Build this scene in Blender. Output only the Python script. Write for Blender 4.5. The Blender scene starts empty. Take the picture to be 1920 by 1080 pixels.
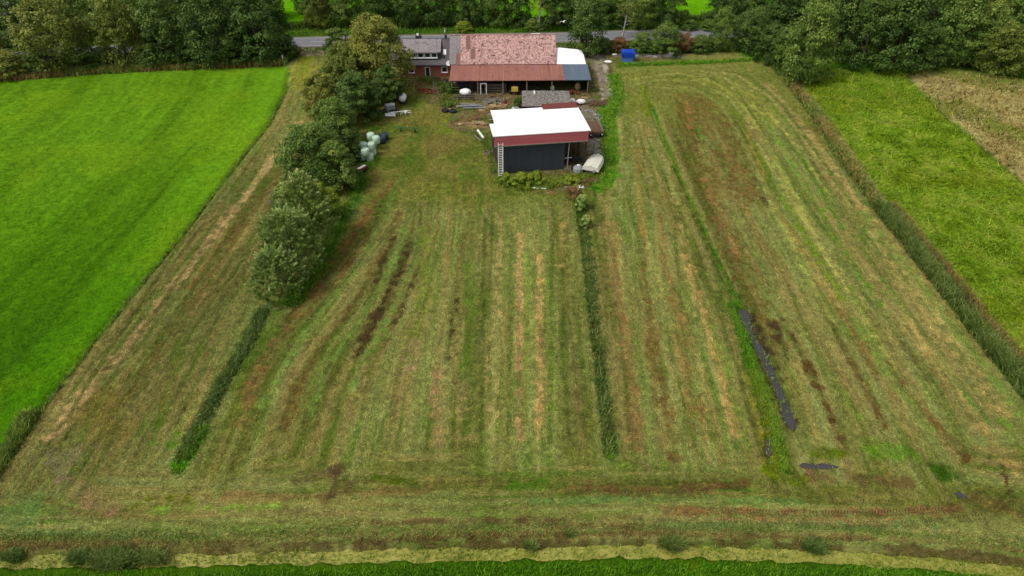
import bpy, math, random
import numpy as np
from mathutils import Vector, Matrix
R = math.radians
C = bpy.context.scene
# ------------------------------------------------------------------ camera, sky, sun, exposure
CAM_H, PITCH, FPX = 50.0, R(38.0), 1280.0
cam_d = bpy.data.cameras.new('camera'); cam = bpy.data.objects.new('camera', cam_d)
C.collection.objects.link(cam); C.camera = cam
cam.location = (0, 0, CAM_H); cam.rotation_euler = (R(90) - PITCH, 0, 0)
cam_d.sensor_width = 36; cam_d.lens = 24; cam_d.clip_start = .5; cam_d.clip_end = 9000
w = bpy.data.worlds.new('World'); C.world = w; w.use_nodes = True
nt = w.node_tree; nt.nodes.clear()
sk = nt.nodes.new('ShaderNodeTexSky'); sk.sky_type = 'NISHITA'; sk.sun_disc = False
SUN_EL, SUN_AZ = R(54), R(-118)          # azimuth from +Y towards +X
sk.sun_elevation = SUN_EL; sk.sun_rotation = SUN_AZ
sk.dust_density = 4; sk.air_density = 1.0; sk.ozone_density = .6
hs = nt.nodes.new('ShaderNodeHueSaturation'); hs.inputs['Saturation'].default_value = .22
bg = nt.nodes.new('ShaderNodeBackground'); bg.inputs['Strength'].default_value = .15
wo = nt.nodes.new('ShaderNodeOutputWorld')
nt.links.new(sk.outputs[0], hs.inputs['Color']); nt.links.new(hs.outputs[0], bg.inputs['Color'])
nt.links.new(bg.outputs[0], wo.inputs['Surface'])
sd = bpy.data.lights.new('sun', 'SUN'); sd.energy = 1.5; sd.angle = R(12); sd.color = (1, .95, .87)
so = bpy.data.objects.new('sun', sd); C.collection.objects.link(so)
dv = Vector((math.sin(SUN_AZ)*math.cos(SUN_EL), math.cos(SUN_AZ)*math.cos(SUN_EL), math.sin(SUN_EL)))
so.rotation_euler = dv.to_track_quat('Z', 'Y').to_euler()
C.view_settings.view_transform = 'Standard'; C.view_settings.look = 'None'
C.view_settings.gamma = 1; C.view_settings.exposure = 0.15
C.render.engine = 'CYCLES'

# ------------------------------------------------------------------ helpers
SP, CP = math.sin(PITCH), math.cos(PITCH)
def P(px, py, z=0.0):
    """point at height z seen at photograph pixel (px, py)"""
    a, b = (px - 960)/FPX, (540 - py)/FPX
    t = (CAM_H - z)/(SP - b*CP)
    return (a*t, t*(CP + b*SP))
def PL(pts, z=0.0): return np.array([P(x, y, z) for x, y in pts])
def lin(c):
    c = np.asarray(c, float)/255.0
    return np.where(c <= .04045, c/12.92, ((c + .055)/1.055)**2.4)
ALB = 1.0/1.3
def S(r, g, b): return lin((r, g, b))*ALB
def smooth(t): t = np.clip(t, 0, 1); return t*t*(3 - 2*t)
_rt = np.random.RandomState(7).rand(8, 256, 256)
def vn(x, y, s=0):
    x = np.asarray(x, float) + 37.3*s; y = np.asarray(y, float) + 17.7*s
    xi = np.floor(x).astype(int); yi = np.floor(y).astype(int)
    fx, fy = x - xi, y - yi; fx = fx*fx*(3-2*fx); fy = fy*fy*(3-2*fy)
    T = _rt[s % 8]; a = T[xi & 255, yi & 255]; b = T[(xi+1) & 255, yi & 255]
    c = T[xi & 255, (yi+1) & 255]; d = T[(xi+1) & 255, (yi+1) & 255]
    return (a*(1-fx)+b*fx)*(1-fy) + (c*(1-fx)+d*fx)*fy
def fbm(x, y, s=0, o=4):
    r = 0; a = .5; n = 0
    for i in range(o):
        r = r + a*vn(x*2**i, y*2**i, s+i); n += a; a *= .5
    return r/n
def pdist(x, y, pl):
    """distance to a polyline and the signed side (+ right of travel)"""
    best = np.full(x.shape, 1e9)
    for (ax, ay), (bx, by) in zip(pl[:-1], pl[1:]):
        dx, dy = bx-ax, by-ay; L = dx*dx+dy*dy + 1e-9
        t = np.clip(((x-ax)*dx + (y-ay)*dy)/L, 0, 1)
        best = np.minimum(best, np.hypot(x-ax-t*dx, y-ay-t*dy))
    return best
def inpoly(x, y, pl):
    r = np.zeros(x.shape, bool); n = len(pl)
    for i in range(n):
        (x1, y1), (x2, y2) = pl[i], pl[(i+1) % n]
        c = ((y1 > y) != (y2 > y))
        with np.errstate(divide='ignore', invalid='ignore'):
            r ^= c & (x < (x2-x1)*(y-y1)/(y2-y1 + 1e-12) + x1)
    return r
def tag(o, label=None, cat=None, group=None, kind=None):
    for k, v in (('label', label), ('category', cat), ('group', group), ('kind', kind)):
        if v: o[k] = v
    return o
def link(o, parent=None):
    C.collection.objects.link(o)
    if parent is not None: o.parent = parent
    return o
def empty(name, loc=(0, 0, 0), rz=0, label=None, cat=None, group=None):
    o = link(bpy.data.objects.new(name, None)); o.location = loc; o.rotation_euler = (0, 0, rz)
    o.empty_display_size = .2
    return tag(o, label, cat, group)

# ------------------------------------------------------------------ materials
def mat(name, rough=.8, spec=.3):
    m = bpy.data.materials.new(name); m.use_nodes = True
    n = m.node_tree.nodes; b = n['Principled BSDF']
    b.inputs['Roughness'].default_value = rough; b.inputs['Specular IOR Level'].default_value = spec
    return m, n, m.node_tree.links, b
def ramp(n, stops):
    r = n.new('ShaderNodeValToRGB'); e = r.color_ramp.elements
    while len(e) < len(stops): e.new(.5)
    for i, (p, c) in enumerate(stops):
        e[i].position = p; c = tuple(c); e[i].color = c if len(c) == 4 else c + (1,)
    return r
def mixc(n, l, fac, a, b, mode='MIX'):
    m = n.new('ShaderNodeMix'); m.data_type = 'RGBA'; m.blend_type = mode
    for sock, v in ((m.inputs[0], fac), (m.inputs[6], a), (m.inputs[7], b)):
        if hasattr(v, 'links'): l.new(v, sock)
        elif isinstance(v, (int, float)): sock.default_value = v
        else: sock.default_value = tuple(v) + ((1,) if len(v) == 3 else ())
    return m.outputs[2]
def noise(n, l, vec, scale, detail=4, rough=.6, dist=0):
    t = n.new('ShaderNodeTexNoise'); t.inputs['Scale'].default_value = scale
    t.inputs['Detail'].default_value = detail; t.inputs['Roughness'].default_value = rough
    t.inputs['Distortion'].default_value = dist
    if vec is not None: l.new(vec, t.inputs['Vector'])
    return t.outputs[0]
def mapv(n, l, src, scale=(1, 1, 1), rot=(0, 0, 0)):
    m = n.new('ShaderNodeMapping'); m.inputs['Scale'].default_value = scale
    m.inputs['Rotation'].default_value = rot; l.new(src, m.inputs['Vector']); return m.outputs[0]
def bump(n, l, b, h, strength=.5, dist=.1):
    u = n.new('ShaderNodeBump'); u.inputs['Strength'].default_value = strength
    u.inputs['Distance'].default_value = dist; l.new(h, u.inputs['Height']); l.new(u.outputs[0], b.inputs['Normal'])
def var_mat(name, c, var=.25, scale=3, rough=.75, spec=.3, c2=None, bmp=0, metal=0, stretch=(1, 1, 1)):
    """plain painted / weathered surface: base colour broken up by noise"""
    m, n, l, b = mat(name, rough, spec); b.inputs['Metallic'].default_value = metal
    tc = n.new('ShaderNodeTexCoord'); v = mapv(n, l, tc.outputs['Object'], stretch)
    f = noise(n, l, v, scale, 5, .65)
    c = np.array(c); d = c*(1-var) if c2 is None else np.array(c2)
    r = ramp(n, [(.3, tuple(d)), (.65, tuple(np.clip(c*(1+var*.3), 0, .9)))]); l.new(f, r.inputs[0])
    l.new(r.outputs[0], b.inputs['Base Color'])
    if bmp: bump(n, l, b, f, bmp, .03)
    return m

# ------------------------------------------------------------------ mesh helper
class MB:
    def __init__(s): s.v = []; s.f = []; s.m = []; s.mi = 0
    def add(s, vs, fs):
        o = len(s.v); s.v += [tuple(map(float, p)) for p in vs]
        s.f += [tuple(o+i for i in f) for f in fs]; s.m += [s.mi]*len(fs); return s
    def box(s, x0, x1, y0, y1, z0, z1, rz=0, piv=None):
        vs = [(x, y, z) for z in (z0, z1) for y in (y0, y1) for x in (x0, x1)]
        if rz:
            px, py = piv or ((x0+x1)/2, (y0+y1)/2); c, q = math.cos(rz), math.sin(rz)
            vs = [(px+(x-px)*c-(y-py)*q, py+(x-px)*q+(y-py)*c, z) for x, y, z in vs]
        return s.add(vs, [(0, 2, 3, 1), (4, 5, 7, 6), (0, 1, 5, 4), (1, 3, 7, 5), (3, 2, 6, 7), (2, 0, 4, 6)])
    def slab(s, pts, th, dz=None):
        """polygon pts (3d, counter-clockwise from above) given thickness downwards"""
        n = len(pts); b = [(x, y, z-th) for x, y, z in pts]
        return s.add(list(pts)+b, [tuple(range(n)), tuple(reversed(range(n, 2*n)))] +
                     [(i, i+n, (i+1) % n+n, (i+1) % n) for i in range(n)])
    def prism(s, poly, z0, z1):
        n = len(poly)
        return s.add([(x, y, z0) for x, y in poly]+[(x, y, z1) for x, y in poly],
                     [tuple(reversed(range(n))), tuple(range(n, 2*n))] + [(i, (i+1) % n, (i+1) % n+n, i+n) for i in range(n)])
    def tube(s, pts, rad, n=7, cap=True):
        pts = [Vector(p) for p in pts]; rad = rad if hasattr(rad, '__len__') else [rad]*len(pts)
        vs = []; 
        for i, p in enumerate(pts):
            d = (pts[min(i+1, len(pts)-1)]-pts[max(i-1, 0)]).normalized()
            u = d.cross(Vector((0, 0, 1)) if abs(d.z) < .9 else Vector((1, 0, 0))).normalized(); q = d.cross(u)
            vs += [p+(u*math.cos(a)+q*math.sin(a))*rad[i] for a in [2*math.pi*k/n for k in range(n)]]
        fs = [(i*n+k, i*n+(k+1) % n, (i+1)*n+(k+1) % n, (i+1)*n+k) for i in range(len(pts)-1) for k in range(n)]
        if cap: fs += [tuple(reversed(range(n))), tuple((len(pts)-1)*n+k for k in range(n))]
        return s.add(vs, fs)
    def lathe(s, prof, c=(0, 0, 0), n=14, axis='z', rz=0):
        vs = []
        for r, h in prof:
            for k in range(n):
                a = 2*math.pi*k/n; x, y = r*math.cos(a), r*math.sin(a)
                p = (x, y, h) if axis == 'z' else (h, x, y)
                if axis != 'z': p = (p[0]*math.cos(rz)-p[1]*math.sin(rz), p[0]*math.sin(rz)+p[1]*math.cos(rz), p[2])
                vs.append((p[0]+c[0], p[1]+c[1], p[2]+c[2]))
        m = len(prof)
        fs = [(i*n+k, i*n+(k+1) % n, (i+1)*n+(k+1) % n, (i+1)*n+k) for i in range(m-1) for k in range(n)]
        fs += [tuple(reversed(range(n))), tuple((m-1)*n+k for k in range(n))]
        return s.add(vs, fs)
    def blob(s, c, r, seed=0, amp=.15, nu=14, nv=9, flat=False):
        rs = random.Random(seed); ph = [rs.uniform(0, 6.28) for _ in range(6)]
        vs = []
        for j in range(nv+1):
            t = math.pi*j/nv
            for i in range(nu):
                a = 2*math.pi*i/nu
                k = 1+amp*(math.sin(2*a+ph[0])*math.sin(t+ph[1])+.6*math.sin(3*a+ph[2]+2*t)+.5*math.sin(5*a+ph[3]+3*t))
                z = math.cos(t)*r[2]*(k if not flat else 1)
                if flat: z = max(z, -r[2]*.55)
                vs.append((c[0]+math.sin(t)*math.cos(a)*r[0]*k, c[1]+math.sin(t)*math.sin(a)*r[1]*k, c[2]+z))
        fs = [(j*nu+i, (j+1)*nu+i, (j+1)*nu+(i+1) % nu, j*nu+(i+1) % nu) for j in range(nv) for i in range(nu)]
        return s.add(vs, fs)
    def build(s, name, m, parent=None, sm=False, loc=None):
        me = bpy.data.meshes.new(name); me.from_pydata(s.v, [], s.f)
        for k in (m if isinstance(m, (list, tuple)) else [m]): me.materials.append(k)
        if s.mi: me.polygons.foreach_set('material_index', s.m)
        if sm: me.polygons.foreach_set('use_smooth', [True]*len(s.f))
        me.update(); o = link(bpy.data.objects.new(name, me), parent)
        if loc is not None: o.location = loc
        return o
def np_mesh(name, V, F, m, parent=None, attrs=None, smooth_=False, loc=None, fattr=None):
    """V (n,3), F (m,k) with k = 3 or 4"""
    me = bpy.data.meshes.new(name); k = F.shape[1]
    me.vertices.add(len(V)); me.vertices.foreach_set('co', np.ascontiguousarray(V, np.float32).ravel())
    me.loops.add(F.size); me.loops.foreach_set('vertex_index', np.ascontiguousarray(F, np.int32).ravel())
    me.polygons.add(len(F)); me.polygons.foreach_set('loop_start', np.arange(0, F.size, k, dtype=np.int32))
    me.polygons.foreach_set('loop_total', np.full(len(F), k, np.int32))
    if smooth_: me.polygons.foreach_set('use_smooth', np.ones(len(F), bool))
    me.update(calc_edges=True)
    for an, (ty, dat) in (attrs or {}).items():
        a = me.attributes.new(an, ty, 'POINT')
        key = 'color' if 'COLOR' in ty else ('vector' if ty == 'FLOAT_VECTOR' else 'value')
        a.data.foreach_set(key, np.ascontiguousarray(dat, np.float32).ravel())
    for an, dat in (fattr or {}).items():
        a = me.attributes.new(an, 'FLOAT', 'FACE'); a.data.foreach_set('value', np.ascontiguousarray(dat, np.float32))
    me.materials.append(m)
    o = link(bpy.data.objects.new(name, me), parent)
    if loc is not None: o.location = loc
    return o
# ------------------------------------------------------------------ terrain: control lines (traced on the ground plane)
G0 = [(560, 95), (542, 135), (536, 170), (505, 232), (440, 312), (350, 430), (240, 562), (130, 700), (62, 790), (0, 880), (-90, 1010), (-140, 1080), (-200, 1180)]
G1 = [(612, 95), (640, 200), (600, 400), (540, 510), (495, 580), (440, 690), (350, 860), (290, 960), (230, 1080), (180, 1180)]
G2 = [(700, 95), (735, 250), (722, 400), (655, 470), (575, 560), (500, 640), (455, 720), (400, 860), (350, 970), (300, 1080), (260, 1180)]
G3 = [(760, 95), (790, 250), (790, 430), (757, 500), (715, 580), (655, 660), (615, 740), (570, 860), (535, 970), (500, 1080), (470, 1180)]
G4 = [(850, 95), (862, 250), (862, 400), (850, 520), (835, 640), (822, 850), (810, 960), (800, 1080), (790, 1180)]
G5 = [(1080, 95), (1084, 250), (1086, 380), (1104, 500), (1120, 640), (1145, 850), (1155, 960), (1165, 1080), (1175, 1180)]
G6 = [(1195, 95), (1215, 180), (1248, 260), (1305, 400), (1380, 560), (1440, 700), (1500, 890), (1530, 960), (1570, 1080), (1610, 1180)]
G7 = [(1415, 95), (1450, 140), (1510, 200), (1640, 385), (1780, 555), (1925, 745), (2080, 940), (2190, 1080), (2270, 1180)]
G8 = [(1600, 95), (1668, 140), (1780, 230), (1925, 350), (2130, 560), (2400, 800), (2700, 1080), (2800, 1180)]
guides = [PL(g) for g in (G0, G1, G2, G3, G4, G5, G6, G7, G8)]
def gx(i, Y):
    g = guides[i]; o = np.argsort(g[:, 1]); return np.interp(Y, g[o, 1], g[o, 0])
UREF = [float(gx(i, 52.0)) for i in range(9)]
def flow_u(X, Y):
    xs = np.stack([gx(i, Y) for i in range(9)], 0)
    for i in range(1, 9): xs[i] = np.maximum(xs[i], xs[i-1] + .3)
    u = X - xs[0] + UREF[0]
    for i in range(8):
        t = (X - xs[i])/(xs[i+1]-xs[i]); m = (X >= xs[i])
        u = np.where(m, UREF[i] + t*(UREF[i+1]-UREF[i]), u)
    return np.where(X >= xs[8], X - xs[8] + UREF[8], u)
CANAL = PL([(-400, 1062), (0, 1054), (350, 1050), (700, 1040), (960, 1033), (1300, 1031), (1600, 1038), (1750, 1047), (1920, 1064), (2300, 1120)])
ROAD = PL([(2900, 40), (2000, 52), (1390, 61), (1230, 65), (1050, 71), (860, 74), (580, 79), (400, 86), (200, 95), (70, 104), (-200, 124), (-900, 190)])
DITCH_C = PL([(1086, 375), (1100, 460), (1120, 640), (1136, 760), (1146, 850)])
DITCH_L = PL([(497, 578), (470, 640), (420, 715), (372, 800), (345, 860)])
DITCH_W = PL([(1222, 195), (1262, 300), (1330, 450), (1392, 580), (1440, 700), (1475, 800), (1492, 885)])
WATER = PL([(1393, 575), (1404, 612), (1430, 660), (1452, 708), (1470, 750), (1490, 805)])
DITCH_R = PL([(1480, 150), (1530, 215), (1585, 300), (1650, 385), (1700, 448), (1790, 560), (1860, 650), (1935, 740), (2080, 930)])
DITCH_M = PL([(1690, 135), (1790, 230), (1925, 345), (2130, 540)])
EDGE_L = PL(G0[1:11])

# grid with finer cells near the camera
def axis(segs):
    o = [segs[0][0]]
    for a, b, st in segs: 
        n = max(1, int(round((b-a)/st))); o += list(np.linspace(a, b, n+1)[1:])
    return np.array(o)
gxs = axis([(-3000, -600, 400), (-600, -220, 60), (-220, -130, 6), (-130, -75, .8), (-75, -44, .4), (-44, 46, .2), (46, 78, .4), (78, 135, .8), (135, 220, 6), (220, 600, 60), (600, 3000, 400)])
gys = axis([(-3000, -200, 400), (-200, -10, 30), (-10, 24, 3), (24, 60, .18), (60, 100, .3), (100, 150, .5), (150, 230, 1.5), (230, 600, 40), (600, 4000, 400)])
GX, GY = np.meshgrid(gxs, gys, indexing='xy'); SH = GX.shape
X = GX.ravel(); Y = GY.ravel(); NV = X.size
near = (X > -135) & (X < 140) & (Y > 22) & (Y < 232)
Xn, Yn = X[near], Y[near]
u = flow_u(Xn, Yn)
wob = (fbm(Xn*.25, Yn*.25, 1)-.5)
wob2 = (fbm(Xn*1.1, Yn*1.1, 2)-.5)

z = .10*(fbm(Xn*.12, Yn*.12, 3)-.5) + .05*wob2
def trench(pl, half, depth, ragged=.35):
    global z
    bb = (Xn > pl[:, 0].min()-4) & (Xn < pl[:, 0].max()+4) & (Yn > pl[:, 1].min()-4) & (Yn < pl[:, 1].max()+4)
    d = pdist(Xn[bb], Yn[bb], pl) + ragged*wob2[bb]*2
    z[bb] -= depth*smooth((half + .45 - d)/.7)
trench(CANAL + np.stack([CANAL[:, 0]*0, .25*np.sin(CANAL[:, 0]*.9)], 1), .55, .62, .3); z[:] -= 0
trench(DITCH_C, .45, .5); trench(DITCH_L, .5, .4); trench(DITCH_W, .55, .35); trench(DITCH_R, 1.0, .5)
trench(EDGE_L, .25, .28, .2); trench(WATER, .42, .5, .2)
trench(PL([(1500, 872), (1580, 874)]), .25, .3, .15); trench(PL([(1790, 925), (1815, 930)]), .3, .3, .15)
trench(PL([(1442, 820), (1440, 860)]), .25, .3, .15)
trench(DITCH_M, .4, .25)

# ------------------------------------------------------------------ terrain: what grows where
col = np.zeros((len(Xn), 3))
def c3(c): return np.asarray(c)[None, :]
def mix(c, a, sel=None):
    global col
    a = np.clip(a, 0, 1)[:, None]
    if sel is None: col = col*(1-a) + c3(c)*a
    else: col[sel] = col[sel]*(1-a) + c3(c)*a
straw, tan_, brown, dark = S(162, 146, 90), S(144, 126, 76), S(106, 90, 46), S(74, 64, 36)
olive, pale, fresh, bright = S(115, 120, 54), S(134, 142, 82), S(86, 126, 32), S(72, 138, 12)
mid, greyg, lime, red = S(99, 110, 40), S(98, 116, 52), S(112, 150, 26), S(122, 84, 46)

# mown land: swaths follow u, headland follows Y
HEAD = PL([(-400, 980), (0, 935), (400, 880), (900, 862), (1400, 885), (1620, 925), (1760, 930), (1840, 880), (1880, 800), (1990, 800), (2300, 1000)])
yh = np.interp(Xn, HEAD[:9, 0], HEAD[:9, 1])
head = smooth((yh + 7*wob + 2*wob2 - Yn)/5 + .5)
yc = Yn - np.interp(Xn, CANAL[:, 0], CANAL[:, 1])
A = np.where(head > .5, yc, u); B = np.where(head > .5, Xn, Yn)
def stripes(f, g, s, o=3): return fbm(u*f + .5*wob, Yn*g, s, o)*(1-head) + fbm(yc*f + .5*wob, Xn*g, s, o)*head
s1, s2, s3 = stripes(.42, .02, 1, 2), stripes(1.1, .05, 2, 3), stripes(2.6, .16, 3, 3)
p4 = fbm(Xn*2.3, Yn*2.3, 1, 2)
p1, p2, p3 = fbm(Xn*.06, Yn*.06, 4), fbm(Xn*.22, Yn*.22, 5), fbm(Xn*1.4, Yn*1.4, 6)
swath = .5 + .5*np.cos(2*np.pi*(A + .35*wob)/2.3)                # the mower's own working width
yardside = smooth((Yn - 80 - 5*wob - 3*(p1-.5))/7)*(Xn > gx(1, Yn)-1)*(Xn < gx(5, Yn)+2)       # unmown, trampled land round the yard
turn = smooth((Yn - 106 - 4*wob)/12)*(Xn > gx(5, Yn)+2)               # the mower turned here: curved swaths only
str_k = 1 - .85*np.maximum(yardside, turn)
col[:] = olive
mix(pale, (smooth((s1-.42)*6)*.55 + .3*swath*smooth((s2-.3)*3))*str_k)
mix(greyg, smooth((p1-.45)*5)*.6)
mix(straw, smooth((s2-.5)*6)*.62*(.3+1.1*p1)*str_k)
mix(brown, smooth((s1*.5+s2*.5 - .54)*9)*.4*str_k)
lw = smooth((gx(1, Yn) - Xn)/3)*smooth((115-Yn)/20); mix(S(118, 122, 70), lw*.4); mix(S(112, 98, 50), lw*smooth((s2-.5)*6)*.4)       # browner left strip
s4 = stripes(4.2, .10, 6, 2); mix(S(86, 92, 36), smooth((s4-.6)*8)*.35*str_k); mix(S(140, 146, 82), smooth((.38-s4)*8)*.35*str_k)
mix(fresh, smooth((.42-s3*.6-p2*.4)*9)*.5)
mix(tan_, smooth((s3-.56)*9)*.35*str_k)
cen = smooth((Xn - gx(4, Yn))/4)*smooth((gx(5, Yn)-Xn)/4 + .5)*(1-head); mix(S(122, 132, 64), cen*.3)
mix(dark, smooth((s3*.5+p3*.5-.66)*12)*.45)
mix(S(128, 132, 62), turn*.6); mix(S(112, 118, 46), yardside*.6); q_ = fbm(Xn*.33, Yn*.33, 6)
mix(S(132, 124, 64), yardside*smooth((q_-.48)*7)*.6); mix(S(88, 106, 36), yardside*smooth((.47-q_)*8)*.6); mix(S(96, 86, 48), yardside*smooth((p2*.5+p3*.5-.54)*9)*.5)

def stroke(pts, w, c, a=.8, n=.55, soft=.7):
    """a band of other growth along a traced line; ragged edges"""
    pl = PL(pts); m = w + 2.5
    bb = np.nonzero((Xn > pl[:, 0].min()-m) & (Xn < pl[:, 0].max()+m) & (Yn > pl[:, 1].min()-m) & (Yn < pl[:, 1].max()+m))[0]
    if not len(bb): return
    d = pdist(Xn[bb], Yn[bb], pl)
    k = smooth((w*.5 - d + w*n*(wob2[bb]*2.2 + (s3[bb]-.5)*1.2))/(w*soft*.5) + .5)
    mix(c, a*k*(.3 + 1.1*smooth((p3[bb]-.28)*2.4)), bb)
def blot(px, py, rx, ry, c, a=.7):
    x0, y0 = P(px, py); bb = np.nonzero((abs(Xn-x0) < rx*2) & (abs(Yn-y0) < ry*2))[0]
    d = np.hypot((Xn[bb]-x0)/rx, (Yn[bb]-y0)/ry)
    mix(c, a*smooth((1.0 - d + (wob2[bb]+wob[bb])*1.3)/.6 )*(.5+p3[bb]), bb)
# left strip
stroke([(560, 230), (480, 340), (400, 440), (330, 530), (250, 640), (160, 740), (100, 820)], 1.2, S(172, 148, 98), .95)
stroke([(500, 330), (430, 440), (360, 540)], .9, red, .45)
for g, c_ in (([(1180, 948), (1400, 958), (1640, 960), (1800, 945), (1870, 905), (1892, 850)], dark), ([(1160, 972), (1400, 984), (1700, 986), (1860, 955), (1915, 900)], dark), ([(600, 940), (800, 952), (1000, 950), (1180, 948)], brown), ([(60, 930), (160, 965), (400, 985), (700, 975)], brown), ([(540, 900), (800, 906), (1100, 902), (1400, 915)], brown), ([(900, 958), (1100, 965), (1400, 940), (1600, 915), (1700, 860)], mid), ([(980, 930), (1250, 925), (1480, 925)], tan_), ([(500, 1000), (800, 985), (1100, 992)], pale), ([(1250, 1000), (1500, 1002), (1800, 995)], straw)): stroke(g, .3, c_, .42, .3)
stroke([(600, 150), (585, 240), (520, 330), (450, 430), (400, 520), (330, 620), (240, 750)], 1.6, brown, .55)
stroke([(575, 120), (560, 160)], 5, S(140, 140, 45), .7); stroke([(580, 105), (570, 130)], 4, S(130, 140, 40), .8)
stroke([(590, 130), (600, 230)], 1.2, S(160, 150, 75), .6)
stroke([(375, 740), (340, 800), (320, 840)], .7, fresh, .8); stroke([(400, 690), (355, 755), (330, 795)], .35, dark, .8)
stroke([(390, 700), (365, 760), (345, 800)], 1.2, tan_, .5)
stroke([(300, 780), (285, 830)], .6, fresh, .7); stroke([(330, 690), (290, 800)], .8, mid, .5)
blot(200, 780, 3, 5, S(120, 108, 50), .6); blot(110, 870, 3, 2.6, S(128, 118, 92), .5); blot(60, 950, 3, 2, S(92, 120, 60), .6)
# middle plot
stroke([(735, 345), (700, 385), (660, 450), (625, 510), (560, 580), (500, 660), (455, 750)], 1.3, S(120, 94, 54), .7)
stroke([(690, 440), (650, 500), (590, 570), (520, 650), (480, 720), (440, 800)], 1.0, S(120, 96, 54), .6)
stroke([(750, 400), (720, 470), (670, 560), (610, 640), (560, 720), (530, 800)], 1.0, brown, .7)
stroke([(740, 445), (722, 480), (705, 530), (690, 570)], .9, dark, .85)
stroke([(765, 460), (752, 500), (736, 545), (712, 590), (690, 630), (665, 670)], 1.2, dark, .9); stroke([(700, 590), (680, 640)], 1.2, S(82, 66, 40), .6)
stroke([(785, 500), (768, 545), (740, 600), (715, 650), (690, 700)], .8, dark, .8)
for g in ([(745, 340), (725, 400), (690, 470), (640, 540), (575, 620), (530, 690), (490, 760)], [(760, 420), (735, 500), (700, 560), (655, 630), (610, 700), (580, 780)], [(788, 430), (775, 500), (742, 570), (715, 625), (680, 680), (655, 740)]):
    stroke(g, .75, S(112, 138, 62), .75)
stroke([(690, 340), (660, 390), (640, 440)], 1.1, S(62, 112, 45), .7); stroke([(760, 335), (730, 370)], 1.0, S(70, 118, 48), .6)
for g, w_, c_, a_ in (([(690, 400), (640, 455), (600, 520)], .9, red, .5), ([(868, 440), (858, 520), (845, 600)], .6, brown, .6), ([(858, 560), (846, 620), (838, 680)], .55, dark, .75), ([(882, 600), (878, 660)], .6, brown, .6), ([(840, 430), (835, 500)], .9, tan_, .5), ([(880, 425), (878, 460)], .7, tan_, .6),
    ([(935, 400), (935, 500), (930, 620), (925, 780)], .8, straw, .8), ([(975, 440), (974, 560), (972, 700), (975, 820)], .75, S(168, 140, 88), .85), ([(1012, 480), (1012, 600), (1012, 720), (1010, 820)], .7, S(172, 146, 88), .9), ([(1055, 420), (1050, 500)], .8, S(165, 145, 85), .7), ([(965, 405), (955, 470)], .7, S(150, 145, 75), .6),
    ([(1050, 430), (1062, 500), (1075, 640)], .5, S(140, 135, 70), .5), ([(1070, 640), (1085, 760), (1090, 840)], .6, tan_, .6), ([(780, 640), (770, 690)], 1.0, S(165, 135, 105), .7), ([(748, 675), (785, 672)], .6, S(165, 140, 105), .6), ([(820, 700), (815, 760), (822, 830)], 1.0, S(148, 118, 80), .6), ([(870, 720), (865, 780)], 1.0, straw, .5),
    ([(905, 640), (915, 760), (920, 800)], .8, straw, .6), ([(720, 620), (690, 700)], 1.0, S(95, 120, 40), .6), ([(838, 340), (845, 365)], .8, S(70, 115, 35), .7), ([(862, 318), (872, 345)], .8, S(75, 118, 35), .7), ([(905, 330), (900, 400), (920, 430)], .6, S(70, 105, 35), .5),
    ([(840, 815), (900, 825), (950, 820)], .8, straw, .35), ([(880, 500), (885, 610), (870, 700)], 1.4, S(92, 128, 38), .5), ([(800, 430), (795, 560), (770, 680)], 1.6, S(105, 122, 40), .5), ([(990, 470), (992, 620), (990, 760)], .8, S(108, 132, 52), .6), ([(1030, 480), (1034, 640), (1032, 780)], .9, S(108, 132, 52), .6)):
    stroke(g, w_, c_, a_)
for i_, x_ in enumerate((905, 925, 955, 995, 1033, 1072)):
    stroke([(x_+4, 410+8*(i_ % 3)), (x_+1, 520), (x_, 640), (x_-1, 770), (x_-3, 830)], .45, (S(86, 104, 42), S(140, 144, 80))[i_ % 2], .65, .3)
for x_ in (1150, 1168, 1222, 1240, 1275, 1300, 1352):
    stroke([(x_-10, 430), (x_, 560), (x_+14, 700), (x_+28, 840)], .45, (S(82, 92, 38), S(150, 144, 80), S(90, 116, 44))[x_ % 3], .6, .3)
for x_ in (470, 440, 400, 360, 330):
    stroke([(x_+60, 330), (x_, 420), (x_-70, 530), (x_-150, 650), (x_-230, 780)], .5, (S(84, 92, 36), S(150, 138, 80))[x_ % 4 // 2], .6, .35)
blot(880, 220, 8, 4, S(120, 122, 42), .5); blot(830, 270, 5, 4, S(122, 110, 60), .6); blot(820, 360, 6, 3, S(126, 130, 55), .6); blot(770, 285, 2, 6, S(72, 108, 30), .6); blot(700, 330, 2, 4, S(112, 96, 50), .5)
blot(950, 380, 6, 2, S(118, 128, 62), .6); blot(850, 240, 3, 3, S(105, 130, 32), .6)
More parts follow.
